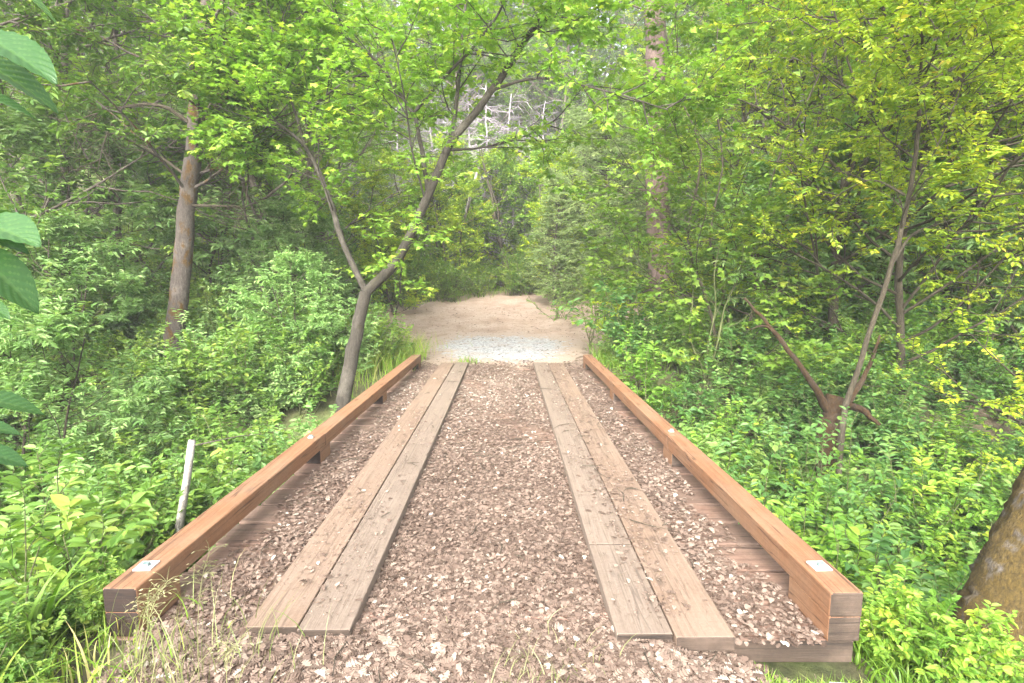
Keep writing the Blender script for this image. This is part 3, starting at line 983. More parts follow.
# 5 mossy stump with reaching limbs
def mossy_stump():
    y = 6.9
    t = Plant(105, leaf=0.07, per_twig=7, twig=0.25)
    tr = px(y, (828, 442), (832, 415), (836, 396))
    b = base_of(tr[0])
    root = thing('mossy_stump', 'brown mossy stump with crooked limbs amid right bank shrubs', 'stump', b)
    tr = np.vstack([ground_to(tr[0]), tr])
    t.limb(tr, 0.15, 0.11, 14, 6, 0.08)
    t.limb(px(y, (832, 418), (818, 392, -.1), (800, 366, -.2), (778, 336, -.2), (760, 316, -.1), (744, 298, 0)), 0.05, 0.012, 8, 4, 0.10)
    L2 = t.limb(px(y, (838, 410), (850, 398, -.1), (866, 372, .1), (880, 335, .3)), 0.055, 0.014, 8, 4, 0.1)
    t.limb(px(y, (842, 405), (862, 410, -.3), (880, 425, -.5)), 0.06, 0.02, 6, 4, 0.1)
    t.limb(px(y, (778, 336, -.2), (764, 326, -.3), (748, 330, -.4)), 0.02, 0.006, 5)
    t.sprout(L2, 4, 0.5, 0.006, 1, 0.5, 4)
    t.build(root, BARK['mossred'], LEAF['mid'], ELL, b, ('trunk', 'leaves'))


mossy_stump()


# 6 leaning mossy trunk high on the right
def leaning_log():
    y = 11
    t = Plant(106, leaf=0.09)
    tr = px(y, (868, 345), (885, 270), (918, 210), (945, 181), (985, 150, -.2), (1030, 118, -.5), (1090, 70, -.9), (1180, -20, -1.4))
    b = base_of(tr[0])
    root = thing('leaning_tree', 'mossy trunk leaning far over behind yellow leaves, upper right', 'tree', b)
    tr = np.vstack([ground_to(tr[0]), tr])
    T = t.limb(tr, 0.24, 0.14, 10, 4, 0.07)
    t.sprout(T, 8, 1.6, 0.02, 2, 0.6, 5, 0.5)
    t.build(root, BARK['mossred'], LEAF['yellow'], ELL, b)


leaning_log()


# 7 trunk in the near right corner
def corner_tree():
    y = 2.85
    t = Plant(107, leaf=0.06, per_twig=12, twig=0.3)
    tr = np.array([(2.70, 2.85, -0.95), (2.74, 2.86, -0.45), (2.90, 2.9, 0.0), (3.12, 2.95, .5), (3.36, 3.0, 1.1), (3.6, 3.1, 2.0), (3.6, 3.2, 3.2), (3.8, 3.3, 5.0), (3.9, 3.4, 7)])
    b = base_of(tr[1])
    root = thing('mossy_trunk_tree', 'leaning trunk thick with golden moss beside the near rail end', 'tree', b)
    T = t.limb(tr, 0.25, 0.12, 36, 14, 0.045, 0.5, 0)
    for a in (200, 255, 300, 350):
        c, s = math.cos(rad(a)), math.sin(rad(a))
        t.limb([(2.74, 2.86, -0.40), (2.74 + c * .22, 2.86 + s * .22, -0.62), (2.74 + c * .5, 2.86 + s * .5, -0.9)], 0.13, 0.03, 14, 6, 0.03, 1, 0)
    t.sprout(T, 8, 1.2, 0.02, 2, 0.82, 5, 0.5)
    t.build(root, BARK['mossheavy'], LEAF['yellow'], ELL, b)


corner_tree()


# 8 broken pale trunks
def snag_px(name, label, y, uv, r, seed, bark='pale'):
    t = Plant(seed)
    tr = px(y, *uv)
    b = base_of(tr[0])
    root = thing(name, label, 'tree', b)
    T = t.limb(np.vstack([ground_to(tr[0]), tr]), r, r * .6, 9, 4, 0.06)
    t.sprout(T, 7, 0.7, 0.012, 1, 0.4, 4, leafy=False)
    t.build(root, BARK[bark], LEAF['mid'], ELL, b)


snag_px('dead_trunk', 'pale broken trunk behind the mossy stump', 12.5, [(853, 345), (857, 290), (861, 245)], 0.19, 108)
snag_px('dead_trunk', 'thin grey dead trunk amid green saplings right of the thick conifer', 13, [(797, 370), (800, 260), (801, 180), (803, 90)], 0.11, 109, 'snag')
snag_px('dead_trunk', 'white leaning dead stem standing at the clearing edge', 24, [(443, 290), (452, 262), (466, 212), (478, 168)], 0.10, 110)


# white post on the left bank
def post():
    t = Tubes()
    a, bb = at(181, 517, 4.9), at(192, 441, 4.75)
    g0 = a - (bb - a) * 1.1
    t.add([g0, g0 * .5 + a * .5, a, a * .5 + bb * .5 + [0.006, 0, 0], bb, bb + [0, 0, .012]], [.036, .036, .036, .034, .031, .015], 10, RS, 0.03)
    b = base_of(a)
    root = thing('wooden_post', 'pale weathered post leaning in the shrubs beside the left rail', 'post', b)
    link('shaft', t.mesh('shaft', BARK['post']), root, b)
    t = Tubes()
    t.add(px(4.75, (192, 446), (215, 441), (240, 436, .3), (262, 434, .5)), [.006, .005, .004, .003], 6, RS, 0.05)
    link('side_rod', t.mesh('side_rod', BARK['grey']), root, b)


post()


# ------------------------------------------------------------------ prototypes copied many times
def deciduous(seed, H, R_, leafk, tmpl, label, loc, rz, sc_, name='leafy_tree', group=None, leaf=0.11, t0=0.2, nl=24, stems=1, barkk='grey', rtrunk=None, lvl=2, per=16, nch=6):
    t = Plant(seed, leaf=leaf, per_twig=per, droop=0.25, twig=0.33, trop=0.04, flat=0.4)
    r = t.r
    for s in range(stems):
        a = r.uniform(0, 6.28)
        ln = (0.06 if stems == 1 else 0.2)
        top = np.array([math.cos(a) * H * ln, math.sin(a) * H * ln, H])
        pts = [np.array([0, 0, -.3])] + [top * f + np.array([r.normal(0, .03 * H * .5), r.normal(0, .03 * H * .5), 0]) for f in (0.0, .2, .4, .6, .8, 1)]
        pts[1] = np.array([0, 0, 0.0]) + r.normal(0, .03 * (stems - 1), 3) * [1, 1, 0]
        rt = rtrunk or H * 0.012
        T = t.limb(pts, rt, rt * .25, 8, 3, 0.05)
        t.sprout(T, max(nl // stems, 4), R_, rt * .3, lvl, t0, nch, 0.5, lambda q: 0.45 + 1.1 * math.sin(math.pi * min(1, 0.15 + q * .85)) * (1.1 - 0.5 * q))
    root = thing(name, label, 'tree', loc, group, rz)
    root.scale = sc_
    t.build(root, BARK[barkk], LEAF[leafk], tmpl)
    return root


def P2(u, y):
    x = (u - 506) / F * y
    return (x, y, float(hgt(x, y)) - 0.05)


S = lambda s, z=None: (s, s, z or s)
g_l, g_r = 'leafy trees in the woods left of the bridge', 'yellow leaved trees in the woods right of the bridge'
A1 = deciduous(201, 9.5, 2.6, 'mid', ELL, 'broad mid green tree left of the mossy grey trunk', P2(62, 12.0), 0.4, S(1), nl=30)
A2 = deciduous(202, 8.0, 2.3, 'bright', MAPLE, 'bright green maple between the mossy grey trunk and forked tree', P2(262, 12.5), 1.1, S(1.15), nl=26, leaf=.12, per=11)
lab_back = 'leafy green tree deep in the woods left of the clearing'
copy_tree(A1, P2(130, 14), 2.0, S(1.2), lab_back, g_l)
copy_tree(A2, P2(318, 17), 3.0, S(1.3), lab_back, g_l)
copy_tree(A1, P2(20, 17), 4.0, S(1.4), lab_back, g_l)
copy_tree(A2, P2(205, 21), 5.0, S(1.5), lab_back, g_l)
copy_tree(A1, P2(60, 24), 5.6, S(1.6), lab_back, g_l)
copy_tree(A1, P2(330, 25), 2.6, S(1.3), lab_back, g_l)
copy_tree(A1, P2(-70, 8.5), 1.2, S(0.95), 'mid green tree cut off by the edge, left of the dead branches')
U1 = deciduous(203, 3.6, 1.3, 'blue', SLIM, 'low blue green understorey tree between the mossy grey trunk and left rail', P2(290, 9.4), 0.2, S(0.55), 'understorey_tree', leaf=.13, t0=.25, nl=16, stems=2, barkk='twig', rtrunk=.035)
copy_tree(U1, P2(50, 8.8), 2.2, S(0.75), 'blue green understorey tree at left under dead branches')
copy_tree(U1, P2(18, 6.2), 4.1, S(0.7), 'small blue green understorey tree nearest the left edge')
copy_tree(U1, P2(300, 11.8), 5.0, S(0.8), 'blue green understorey tree under the forked tree left limb')

copy_tree(U1, P2(885, 10.2), 1.0, S(1.1), 'blue green understorey tree behind the slim sapling stem')
copy_tree(U1, P2(985, 9.2), 3.3, S(1.0), 'blue green understorey tree at right under yellow branches')
copy_tree(U1, P2(770, 10.8), 4.6, S(0.95), 'blue green understorey tree behind the mossy stump limbs')
copy_tree(U1, P2(205, 13.5), 2.9, S(1.3), 'blue green understorey tree in shade behind the mossy grey trunk')
copy_tree(U1, P2(60, 11), 0.9, S(1.1), 'blue green understorey tree below the broad mid green tree')
B1 = deciduous(211, 6.6, 1.7, 'bright', MAPLE, 'young bright maple with several thin stems outside the right rail', P2(722, 9.2), 0.3, S(1), 'maple_sapling', leaf=.115, t0=.12, nl=26, stems=3, barkk='twig', rtrunk=.035, per=11)
B2 = deciduous(212, 10, 2.6, 'yellow', ELL, 'tall yellow green tree behind the slim curving sapling', P2(945, 10.5), 0.9, S(1), nl=34, barkk='twig', leaf=.085, per=22)
copy_tree(B2, P2(1085, 8.0), 2.5, S(0.9), 'yellow leaved tree overhanging the far right edge')
copy_tree(B1, P2(765, 13), 2.1, S(1.5), 'tall bright maple between the conifer and the yellow trees')
copy_tree(B2, P2(830, 9.6), 1.6, S(.85), 'yellow leaved tree close behind the young many stemmed maple')
copy_tree(B2, P2(905, 8.6), 0.1, S(.72), 'smaller yellow leaved tree close behind the slim sapling')
copy_tree(B2, P2(790, 13.5), 4.4, S(1.0), 'yellow leaved tree just right of the tall bright maple')
lab_y = 'yellow green tree in the woods behind the slim sapling'
copy_tree(B2, P2(850, 15.5), 3.1, S(1.2), lab_y, g_r)
copy_tree(B2, P2(985, 17), 4.2, S(1.35), lab_y, g_r)
copy_tree(B2, P2(900, 22), 5.1, S(1.5), lab_y, g_r)
copy_tree(B2, P2(1060, 13), 0.4, S(1.2), lab_y, g_r)
copy_tree(A2, P2(765, 20), 1.4, S(1.5), 'tall green maple behind the clearing right of the conifer')
copy_tree(A1, P2(1010, 27), 1.9, S(1.5), lab_y.replace('yellow green', 'mid green'))
copy_tree(B2, P2(735, 26), 0.2, S(1.6), 'yellow green tree rising just right of the thick conifer trunk')
B3 = deciduous(213, 2.2, 0.75, 'bright', MAPLE, 'leafy maple bush leaning over the track at the far right rail end', P2(612, 11.4), 0.4, S(1.1), 'maple_bush', leaf=.13, t0=.2, nl=18, stems=4, barkk='stem', rtrunk=.018, lvl=1, per=8)
copy_tree(B3, P2(700, 9.0), 1.7, S(1.25), 'maple bush beneath the young many stemmed maple')
copy_tree(B3, P2(585, 12.6), 3.0, S(0.8), 'small maple bush on the clearing edge behind the right rail')
C1 = deciduous(221, 5.5, 1.3, 'yellow', ELL, 'lime yellow young tree at the clearing left edge under the forked tree', P2(412, 24), 0.9, S(1), 'young_tree', nl=18, stems=2, barkk='twig', leaf=.11)
copy_tree(C1, P2(545, 22.5), 2.9, S(0.95), 'lime yellow young tree left of the soft grey green pines')
copy_tree(C1, P2(352, 20), 4.4, S(0.9), 'lime young tree close behind the forked tree trunk')
copy_tree(C1, P2(462, 27), 1.4, S(1.2), 'lime young tree before the bare grey trunks')
copy_tree(C1, P2(447, 22.8), 3.9, S(.8), 'small lime young tree at the head of the clearing near the white stem')
copy_tree(C1, P2(388, 18.8), 0.6, S(.62), 'smallest lime young tree behind the forked tree trunk')
C2 = deciduous(222, 6.5, 1.6, 'bright', ELL, 'pale green young tree at the head of the dirt track', P2(505, 26), 0.9, S(1), 'young_tree', nl=22, stems=3, barkk='twig', leaf=.12, t0=.08)
copy_tree(C2, P2(440, 25.5), 2.0, S(.9), 'pale green young tree right beside the white leaning stem')
copy_tree(C2, P2(482, 30), 3.1, S(1.1), 'taller pale green young tree standing among the bare grey trunks')
copy_tree(C2, P2(528, 28), 4.2, S(1.15), 'pale green young tree close behind the small grey green pine')
copy_tree(C2, P2(690, 22), 5.2, S(.9), 'pale green young tree at the clearing edge right of the conifer trunk')


def conifer(seed, H, R_, mat, label, loc, rz, sc_, bark='conifer', name='fir_tree', group=None, leaf=.11, bare=.1, step=.34, nb=6, up=0.05):
    t = Plant(seed, leaf=leaf, per_twig=14, droop=0.2, flat=0.25, twig=0.42, trop=-0.01, tilt=0.5)
    r = t.r
    T = t.limb([(0, 0, -.4), (0, 0, 0), (r.normal(0, .1), 0, H * .4), (r.normal(0, .1), r.normal(0, .1), H * .75), (0, 0, H)], H * .014, .02, 8, 5, 0.04)
    z = H * bare
    while z < H * .97:
        f = z / H
        for b_ in range(nb):
            a = r.uniform(0, 6.28)
            L = R_ * (1 - f) ** 0.75 * r.uniform(.6, 1.15) + .15
            p = T[min(int((f * .96 + .04) * (len(T) - 1)), len(T) - 1)].copy()
            p[2] = z + r.uniform(-.1, .1)
            t.grow(p, np.array([math.cos(a), math.sin(a), up + r.uniform(-.25, .15)]), L, .018, 1, max(3, int(L * 3.2)), .4)
        z += step * (1.15 - .4 * f)
    root = thing(name, label, 'tree', loc, group, rz)
    root.scale = sc_
    t.build(root, BARK[bark], LEAF[mat], NEED if name == 'young_pine' else SLIM)
    return root


D1 = conifer(301, 8.2, 1.9, 'needle', 'soft grey green young pine at the centre of the clearing edge', P2(600, 21), 0, S(1), 'twig', 'young_pine', leaf=.17, bare=.06, up=.3, nb=9, step=.28)
copy_tree(D1, P2(548, 20.5), 2, S(0.62), 'small grey green pine at the left of the pine clump')
copy_tree(D1, P2(572, 24), 3, S(0.95), 'grey green pine standing behind between its two neighbours')
copy_tree(D1, P2(640, 24), 4, S(1.05), 'grey green pine close to the thick conifer trunk')
D2 = conifer(302, 17, 3.2, 'fir', 'dark fir on the hillside behind the clearing', P2(640, 36), 0, S(1), group='dark firs on the far hillside', leaf=.2, step=.6, nb=5, up=-.1)
for u, y, s in ((300, 34, 1.1), (210, 38, 1.1), (100, 34, 1.0), (0, 38, 1.2), (560, 40, 1.0), (600, 45, 1.2), (700, 38, 1.2), (780, 34, 1.0), (860, 40, 1.2), (940, 34, 1.1), (1020, 38, 1.2), (380, 44, 1.0), (-80, 32, 1.1), (1100, 32, 1.1), (660, 31, 0.8)):
    copy_tree(D2, P2(u, y), RS.uniform(0, 6), S(s), 'dark fir on the hillside behind the clearing', 'dark firs on the far hillside')


lab_h = 'leafy green tree on the hillside far behind the clearing'
g_h = 'leafy trees on the hillside far behind the clearing'
rh = np.random.default_rng(44)
for i, u in enumerate(np.linspace(-60, 1090, 24)):
    copy_tree((A2, A1, B2)[i % 3], P2(u + rh.uniform(-18, 18), rh.uniform(33, 44)), rh.uniform(0, 6), S(rh.uniform(1.3, 1.8)), lab_h, g_h)
for i, u in enumerate(np.linspace(-40, 1070, 30)):
    copy_tree(D2, P2(u + rh.uniform(-15, 15), rh.uniform(46, 60)), rh.uniform(0, 6), S(rh.uniform(1.0, 1.5)), 'dark fir on the hillside behind the clearing', 'dark firs on the far hillside')


for u, y, z in ((470, 47, 1.5), (500, 52, 1.6), (530, 46, 1.45), (555, 50, 1.55), (445, 50, 1.5), (515, 42, 1.1), (485, 41, 1.05)):
    copy_tree(D2, P2(u, y), rh.uniform(0, 6), S(z), 'dark fir on the hillside behind the clearing', 'dark firs on the far hillside')


def snag(seed, H, label, loc):
    t = Plant(seed, twig=0.5, trop=-0.06, flat=0.5)
    r = t.r
    T = t.limb([(0, 0, -.4), (0, 0, 0), (r.normal(0, .15), 0, H * .4), (r.normal(0, .2), r.normal(0, .1), H * .75), (r.normal(0, .2), 0, H)], H * .0105, .03, 7, 5, 0.05)
    for i in range(90):
        f = r.uniform(.1, 1)
        p = T[int(f * (len(T) - 1))]
        a = r.uniform(0, 6.28)
        t.grow(p, np.array([math.cos(a), math.sin(a), r.uniform(-.3, .4)]), r.uniform(.6, 2.0) * (1.2 - .6 * f), .035, 1, 8, .45, leafy=False)
    root = thing('bare_tree', label, 'tree', loc, 'bare grey trees behind the clearing')
    t.build(root, BARK['snag'], LEAF['fir'])
    return root


lab_s = 'bare grey lichened tree behind the clearing'
S1 = snag(311, 10, lab_s, P2(478, 30))
S2 = snag(312, 9.5, lab_s, P2(505, 29))
for i, (u, y) in enumerate(((450, 31), (430, 34), (492, 33), (520, 32), (466, 36), (538, 35), (410, 30), (512, 37), (485, 28), (440, 28.5), (555, 31), (350, 31), (280, 29), (735, 33), (830, 30), (900, 31), (395, 35), (230, 30), (150, 31), (690, 29))):
    copy_tree((S1, S2)[i % 2], P2(u, y), RS.uniform(0, 6), (1.0, 1.0, RS.uniform(.55, .85)), lab_s, 'bare grey trees behind the clearing')


# ------------------------------------------------------------------ shrubs and undergrowth
def tuft(seed, h, leaf, stems=7, twig=.24, per=8, lean=.55, nch=4):
    t = Plant(seed, leaf=leaf, per_twig=per, droop=.22, twig=twig, trop=.05, flat=.4, tilt=.4)
    r = t.r
    for s in range(stems):
        a = r.uniform(0, 6.28)
        d = np.array([math.cos(a) * lean * r.uniform(.3, 1.2), math.sin(a) * lean * r.uniform(.3, 1.2), 1])
        t.grow(np.array([r.normal(0, .08), r.normal(0, .08), -.08]), d, h * r.uniform(.7, 1.2), .009, 1, nch, .42)
    return t


PROTO = [tuft(400 + i, .95 + .15 * (i % 3), .072 + .014 * (i % 3), 9, per=13, nch=6) for i in range(6)]
PROTO_A = [(p.arrays(), np.concatenate(p.w.V), np.concatenate(p.w.Q)) for p in PROTO]


def mass(name, label, pts, scales, leafmat, seed, tmpl=ELL, tb=0.0, lk=0.55):
    r = np.random.default_rng(seed)
    LP, LD, LN, LS, LT, WV, WQ = [], [], [], [], [], [], []
    nw = 0
    for (x, y), s in zip(pts, scales):
        (p, d, n, sz, ti), wv, wq = PROTO_A[r.integers(len(PROTO_A))]
        a = r.uniform(0, 6.28)
        c, sn = math.cos(a), math.sin(a)
        Rm = np.array([[c, -sn, 0], [sn, c, 0], [0, 0, 1.0]]).T
        o = np.array([x, y, float(hgt(x, y))])
        LP.append(p @ Rm * s + o)
        LD.append(d @ Rm)
        LN.append(n @ Rm)
        LS.append(sz * (lk + (1 - lk) * s))
        LT.append(np.clip(ti + r.normal(tb, .16), 0, 1))
        WV.append(wv @ Rm * s + o)
        WQ.append(wq + nw)
        nw += len(wv)
    LP, LD, LN, LS, LT = map(np.concatenate, (LP, LD, LN, LS, LT))
    V, faces, cnt = leaf_arrays(LP, LD, LN, LS, tmpl)
    t = np.concatenate([np.repeat(LT, c) for c in cnt])
    WV, WQ = np.concatenate(WV), np.concatenate(WQ)
    nf = sum(len(f) for f in faces)
    me = np_mesh(name, np.vstack([V, WV]), faces + [WQ + len(V)], [leafmat, BARK['stem']], np.concatenate([t, np.zeros(len(WQ))]), np.concatenate([np.zeros(nf, int), np.ones(len(WQ), int)]), smooth=False)
    return tag(link(name, me), label, kind='stuff')


def scatter(x0, x1, y0, y1, dens, keep, seed):
    r = np.random.default_rng(seed)
    n = int((x1 - x0) * (y1 - y0) * dens)
    x, y = r.uniform(x0, x1, n), r.uniform(y0, y1, n)
    k = keep(x, y) & (np.abs(x) < 1.12 * y + 1.8)
    return np.stack([x[k], y[k]], 1)


def on_road(x, y):
    rx = np.interp(y, [9.5, 10.5, 12, 13.2, 15, 19, 20.5, 22, 27], [2.1, 2.0, 2.4, 4, 10, 10, 6, 2.4, -5])
    lx = np.interp(y, [9.5, 10.5, 12, 13.5, 15, 17, 19.5, 21, 27], [-2.3, -2.4, -2.9, -4.4, -6.6, -7.0, -4.5, -1.8, 5])
    return (y > 9.3) & (x < rx) & (x > lx) & (y < 28)


rk = np.random.default_rng(77)
kl = lambda x, y: (x < -2.3 - .2 * (y < 4)) & ~on_road(x, y) & (y > 2.6 + .25 * (x + 2.45) * 0)
kl0 = kl
kl = lambda x, y: kl0(x, y) & ~((np.abs(x / y + .315) < .045) & (y > 5.5) & (y < 8.7)) & ~((np.abs(x / y + .61) < .13) & (y > 3) & (y < 5.0)) & ~((np.abs(x / y + .63) < .075) & (y > 6.5) & (y < 9.6))
pl = scatter(-14, -2.1, 2.4, 13, 4.6, kl, 1)
pl = np.vstack([pl, np.random.default_rng(93).normal((-4.75, 7.3), .3, (9, 2)), np.random.default_rng(94).normal((-5.35, 8.75), .3, (16, 2)), np.random.default_rng(91).normal((-3.7, 8.9), .4, (14, 2))])
half = rk.random(len(pl)) < .5
mass('undergrowth', 'dense fresh green undergrowth covering the left creek bank', pl[half], rk.uniform(.65, 1.25, half.sum()), LEAF['mid'], 2, tb=.05)
mass('undergrowth', 'darker blue green undergrowth mixed through the left creek bank', pl[~half], rk.uniform(.6, 1.1, (~half).sum()), LEAF['blue'], 3, tb=-.05)
kr = lambda x, y: (x > 1.95 + .3 * (y < 4.5)) & ~on_road(x, y) & ~((x < 3.3) & (y < 3.4))
pr = scatter(1.9, 14, 2.2, 13.5, 4.2, kr, 4)
pr = np.vstack([pr, np.random.default_rng(92).normal((6.6, 9.3), .75, (34, 2))])
half = rk.random(len(pr)) < .55
mass('undergrowth', 'dense deep green undergrowth covering the right creek bank', pr[half], rk.uniform(.65, 1.25, half.sum()), LEAF['deep'], 5, tb=.05)
mass('undergrowth', 'lighter green undergrowth mixed through the right creek bank', pr[~half], rk.uniform(.6, 1.15, (~half).sum()), LEAF['bright'], 6, tb=-.1)
kb = lambda x, y: ~on_road(x, y)
pb = scatter(-22, 22, 13, 34, 1.1, kb, 7)
mass('undergrowth', 'green brush on the forest floor beyond the clearing', pb, rk.uniform(.9, 1.9, len(pb)), LEAF['bright'], 8, tb=.0)
ph = scatter(-40, 40, 30, 58, .35, lambda x, y: np.abs(x) < y, 9)
mass('hillside_brush', 'pale green brush covering the hillside far behind the clearing', ph, rk.uniform(2.2, 4.2, len(ph)), LEAF['needle'], 10, tb=.1)


def shrub(label, u, y, s, leafk, seed, name='shrub', h=1.5, leaf=.09, stems=10, x=None, lean=.6):
    loc = P2(u, y)
    t = tuft(seed, h, leaf, stems, .28, 9, lean, 5)
    root = thing(name, label, 'shrub', loc)
    root.scale = S(s)
    t.build(root, BARK['stem'], LEAF[leafk], ELL, (0, 0, 0), ('stems', 'foliage'))
    return root


shrub('deep green broad leaved shrub right behind the near right rail', 800, 4.6, 1.0, 'deep', 501, h=1.5)
shrub('bright shrub below the corner mossy trunk beside the near rail end', 905, 3.7, .55, 'bright', 502, h=1.2)
shrub('dark shrub under the mossy stump', 830, 6.0, 1.0, 'deep', 503, h=1.75, lean=.35, stems=15)
shrub('mid green shrub left of the mossy stump', 775, 6.6, .9, 'mid', 513, h=1.6, lean=.4, stems=13)
shrub('low green bush at the foot of the small grey green pine', 552, 18.0, 1.25, 'mid', 504, 'bush', lean=1.0)
shrub('low green bush at the foot of the tall centre pine', 590, 16.8, 1.2, 'mid', 505, 'bush', lean=1.0)
shrub('low green bush at the back left corner of the clearing', 405, 19.5, 1.1, 'bright', 514, 'bush', lean=.9)
shrub('fresh green shrub crowding the far right rail end', 612, 10.6, .7, 'bright', 506)
shrub('green shrub outside the middle of the right rail', 660, 7.2, .8, 'mid', 507)
shrub('blue green shrub right beside the pale weathered post', 145, 5.4, .85, 'blue', 508)
shrub('fresh green shrub between the left rail and forked tree', 275, 7.0, .6, 'mid', 509)
shrub('leafy shrub at left foot of the mossy grey trunk', 100, 9.0, .8, 'mid', 510)


# near leaves entering from the left, on a sapling standing just outside the frame
def near_branch():
    t = Plant(601, leaf=.17, per_twig=6)
    base = np.array([-1.5, 1.05, float(hgt(-1.5, 1.05))])
    root = thing('broadleaf_sapling', 'broad leaves hanging in close at the left edge', 'sapling', base)
    t.limb([base - [0, 0, .1], base + [.02, 0, .6], (-1.46, 1.05, 1.3), (-1.42, 1.05, 2.2), (-1.4, 1.06, 2.9)], .016, .006, 7)
    P_, D_, N_, S_, T_ = [], [], [], [], []

    def lf(u0, v0, u1, v1, y, dy=0.0, ti=.5, wide=None):
        a, b = at(u0, v0, y), at(u1, v1, y + dy)
        P_.append(a); D_.append(b - a); S_.append(np.linalg.norm(b - a))
        N_.append(np.array([RS.normal(.1, .2), -0.45, 1.0])); T_.append(ti)
    y = .95
    lf(-40, 50, 62, 102, y, .05, .55); lf(-25, 92, 36, 112, y, .05, .35); lf(-30, 30, 55, 68, y, -.02, .2); lf(5, -20, 62, 20, y, .05, .9)
    lf(-30, 222, 34, 232, y, -.05, .3); lf(-35, 245, 44, 308, y, .04, .25); lf(-25, 232, 30, 248, y, .02, .15); lf(-20, 208, 25, 222, y, .1, .4)
    lf(-20, 300, 10, 316, y, 0, .3)
    lf(-25, 398, 48, 408, 1.3, .1, .35); lf(-25, 450, 30, 462, 1.2, .05, .1); lf(-30, 425, 22, 430, 1.25, .05, .3)
    arr = [np.array(a) for a in (P_, D_, N_, S_, T_)]
    for q in ((-.96, .98, 1.98), (-.95, .98, 1.72), (-1.25, 1.28, 1.35)):
        i = 2.35 if q[2] > 1.9 else (1.9 if q[2] > 1.5 else 1.3)
        t.limb([(-1.44, 1.05, i), (-1.2, 1.02, (i + q[2]) / 2 + .05), q], .006, .003, 5)
    link('stem', t.w.mesh('stem', BARK['stem']), root, base)
    gu, gw = np.meshgrid(np.linspace(0, 1, 34), np.linspace(-1, 1, 21), indexing='ij')
    half = .27 * np.sin(np.pi * gu ** .8) ** .85 * (1 + .02 * np.sin(gu * 90))
    gz_ = .10 * np.abs(gw) * half * 3 - .16 * gu ** 2 + .008 * np.cos((gu * 9 - np.abs(gw) * 2.2) * 2 * np.pi)
    tv = np.stack([gu, gw * half, gz_], -1).reshape(-1, 3)
    a_, b_ = np.meshgrid(np.arange(33), np.arange(20), indexing='ij')
    q0 = (a_ * 21 + b_).ravel()
    tf = np.stack([q0, q0 + 21, q0 + 22, q0 + 1], 1)
    uc, wc = tv[tf].mean(1)[:, 0], ((gw[:-1, :-1] + gw[1:, 1:]) / 2).ravel()
    vein = np.where((np.abs(((uc * 9 - np.abs(wc) * 2.2) % 1) - .5) < .09) | (np.abs(wc) < .07), .35, 0) + .05 * np.sin(uc * 40 + wc * 23)
    V, fc, cnt = leaf_arrays(*arr[:4], (tv, tf))
    tt = np.clip(np.repeat(arr[4] * .6, cnt[0]) + np.tile(vein, len(arr[0])), 0, 1)
    me = np_mesh('leaves', V, fc, [LEAF['broad']], tt, smooth=True)
    link('leaves', me, root, base)


near_branch()


# ------------------------------------------------------------------ grass and weeds
def blades(pos, h, lean, seed, tb=.4, wd=.006, seg=4):
    """Arching grass blades as ribbons."""
    r = np.random.default_rng(seed)
    n = len(pos)
    a = r.uniform(0, 6.28, n)
    hh = h * r.uniform(.5, 1.25, n)
    ln = lean * r.uniform(.2, 1.3, n) * hh
    w_ = wd * r.uniform(.6, 1.3, n)
    t = np.linspace(0, 1, seg + 1)
    cx = pos[:, 0, None] + np.cos(a)[:, None] * ln[:, None] * t ** 2
    cy = pos[:, 1, None] + np.sin(a)[:, None] * ln[:, None] * t ** 2
    cz = pos[:, 2, None] + hh[:, None] * (t - .28 * lean * t ** 3)
    b = r.uniform(0, 6.28, n)
    ww = w_[:, None] * (1 - t ** 2 * .95)
    ox, oy = np.cos(b)[:, None] * ww, np.sin(b)[:, None] * ww
    V = np.stack([np.stack([cx - ox, cy - oy, cz], -1), np.stack([cx + ox, cy + oy, cz], -1)], 2).reshape(-1, 3)
    k = np.arange(n)[:, None] * (2 * (seg + 1)) + np.arange(seg)[None] * 2
    q_ = np.stack([k, k + 1, k + 3, k + 2], -1).reshape(-1, 4)
    ti = np.repeat(np.clip(r.normal(tb, .2, n), 0, 1), seg)
    return V, q_, ti


def grass_patch(name, label, xy, h, lean, seed, mat='grass', tb=.4, wd=.005, kind='stuff', cat=None, lift=0):
    pos = np.stack([xy[:, 0], xy[:, 1], hgt(xy[:, 0], xy[:, 1]) + lift], 1)
    V, q_, ti = blades(pos, h, lean, seed, tb, wd)
    o = link(name, np_mesh(name, V, [q_], [LEAF[mat]], ti))
    return tag(o, label, cat, kind=kind)


def blob(cx, cy, sx, sy, n, seed):
    r = np.random.default_rng(seed)
    return np.stack([r.normal(cx, sx, n), r.normal(cy, sy, n)], 1)


g1 = blob(-2.6, 10.6, .5, .8, 2200, 1)
g1 = g1[g1[:, 0] < -1.75]
grass_patch('grass', 'tall pale grass at the far end of the left rail', g1, .5, .6, 2, tb=.55)
g1 = blob(-3.6, 12.2, .8, .8, 1500, 3)
grass_patch('grass', 'dry grass edging the clearing beneath the forked tree', g1, .4, .6, 4, tb=.7)
g1 = blob(2.1, 10.6, .35, .6, 1200, 5)
g1 = g1[g1[:, 0] > 1.65]
grass_patch('grass', 'fresh grass at the far end of the right rail', g1, .35, .6, 6, tb=.35)
g1 = blob(2.15, 2.7, .34, .5, 3000, 7)
g1 = g1[(g1[:, 0] > 1.72)]
grass_patch('grass', 'bright short grass below the near right rail end', g1, .15, .8, 8, tb=.18)
g1 = blob(-2.3, 1.95, .45, .3, 700, 9)
g1 = g1[g1[:, 0] < -1.35]
grass_patch('grass', 'tangled green and straw grass before the near left rail end', g1, .2, .9, 10, tb=.6)
g1 = blob(-1.45, 2.05, .25, .2, 170, 11)
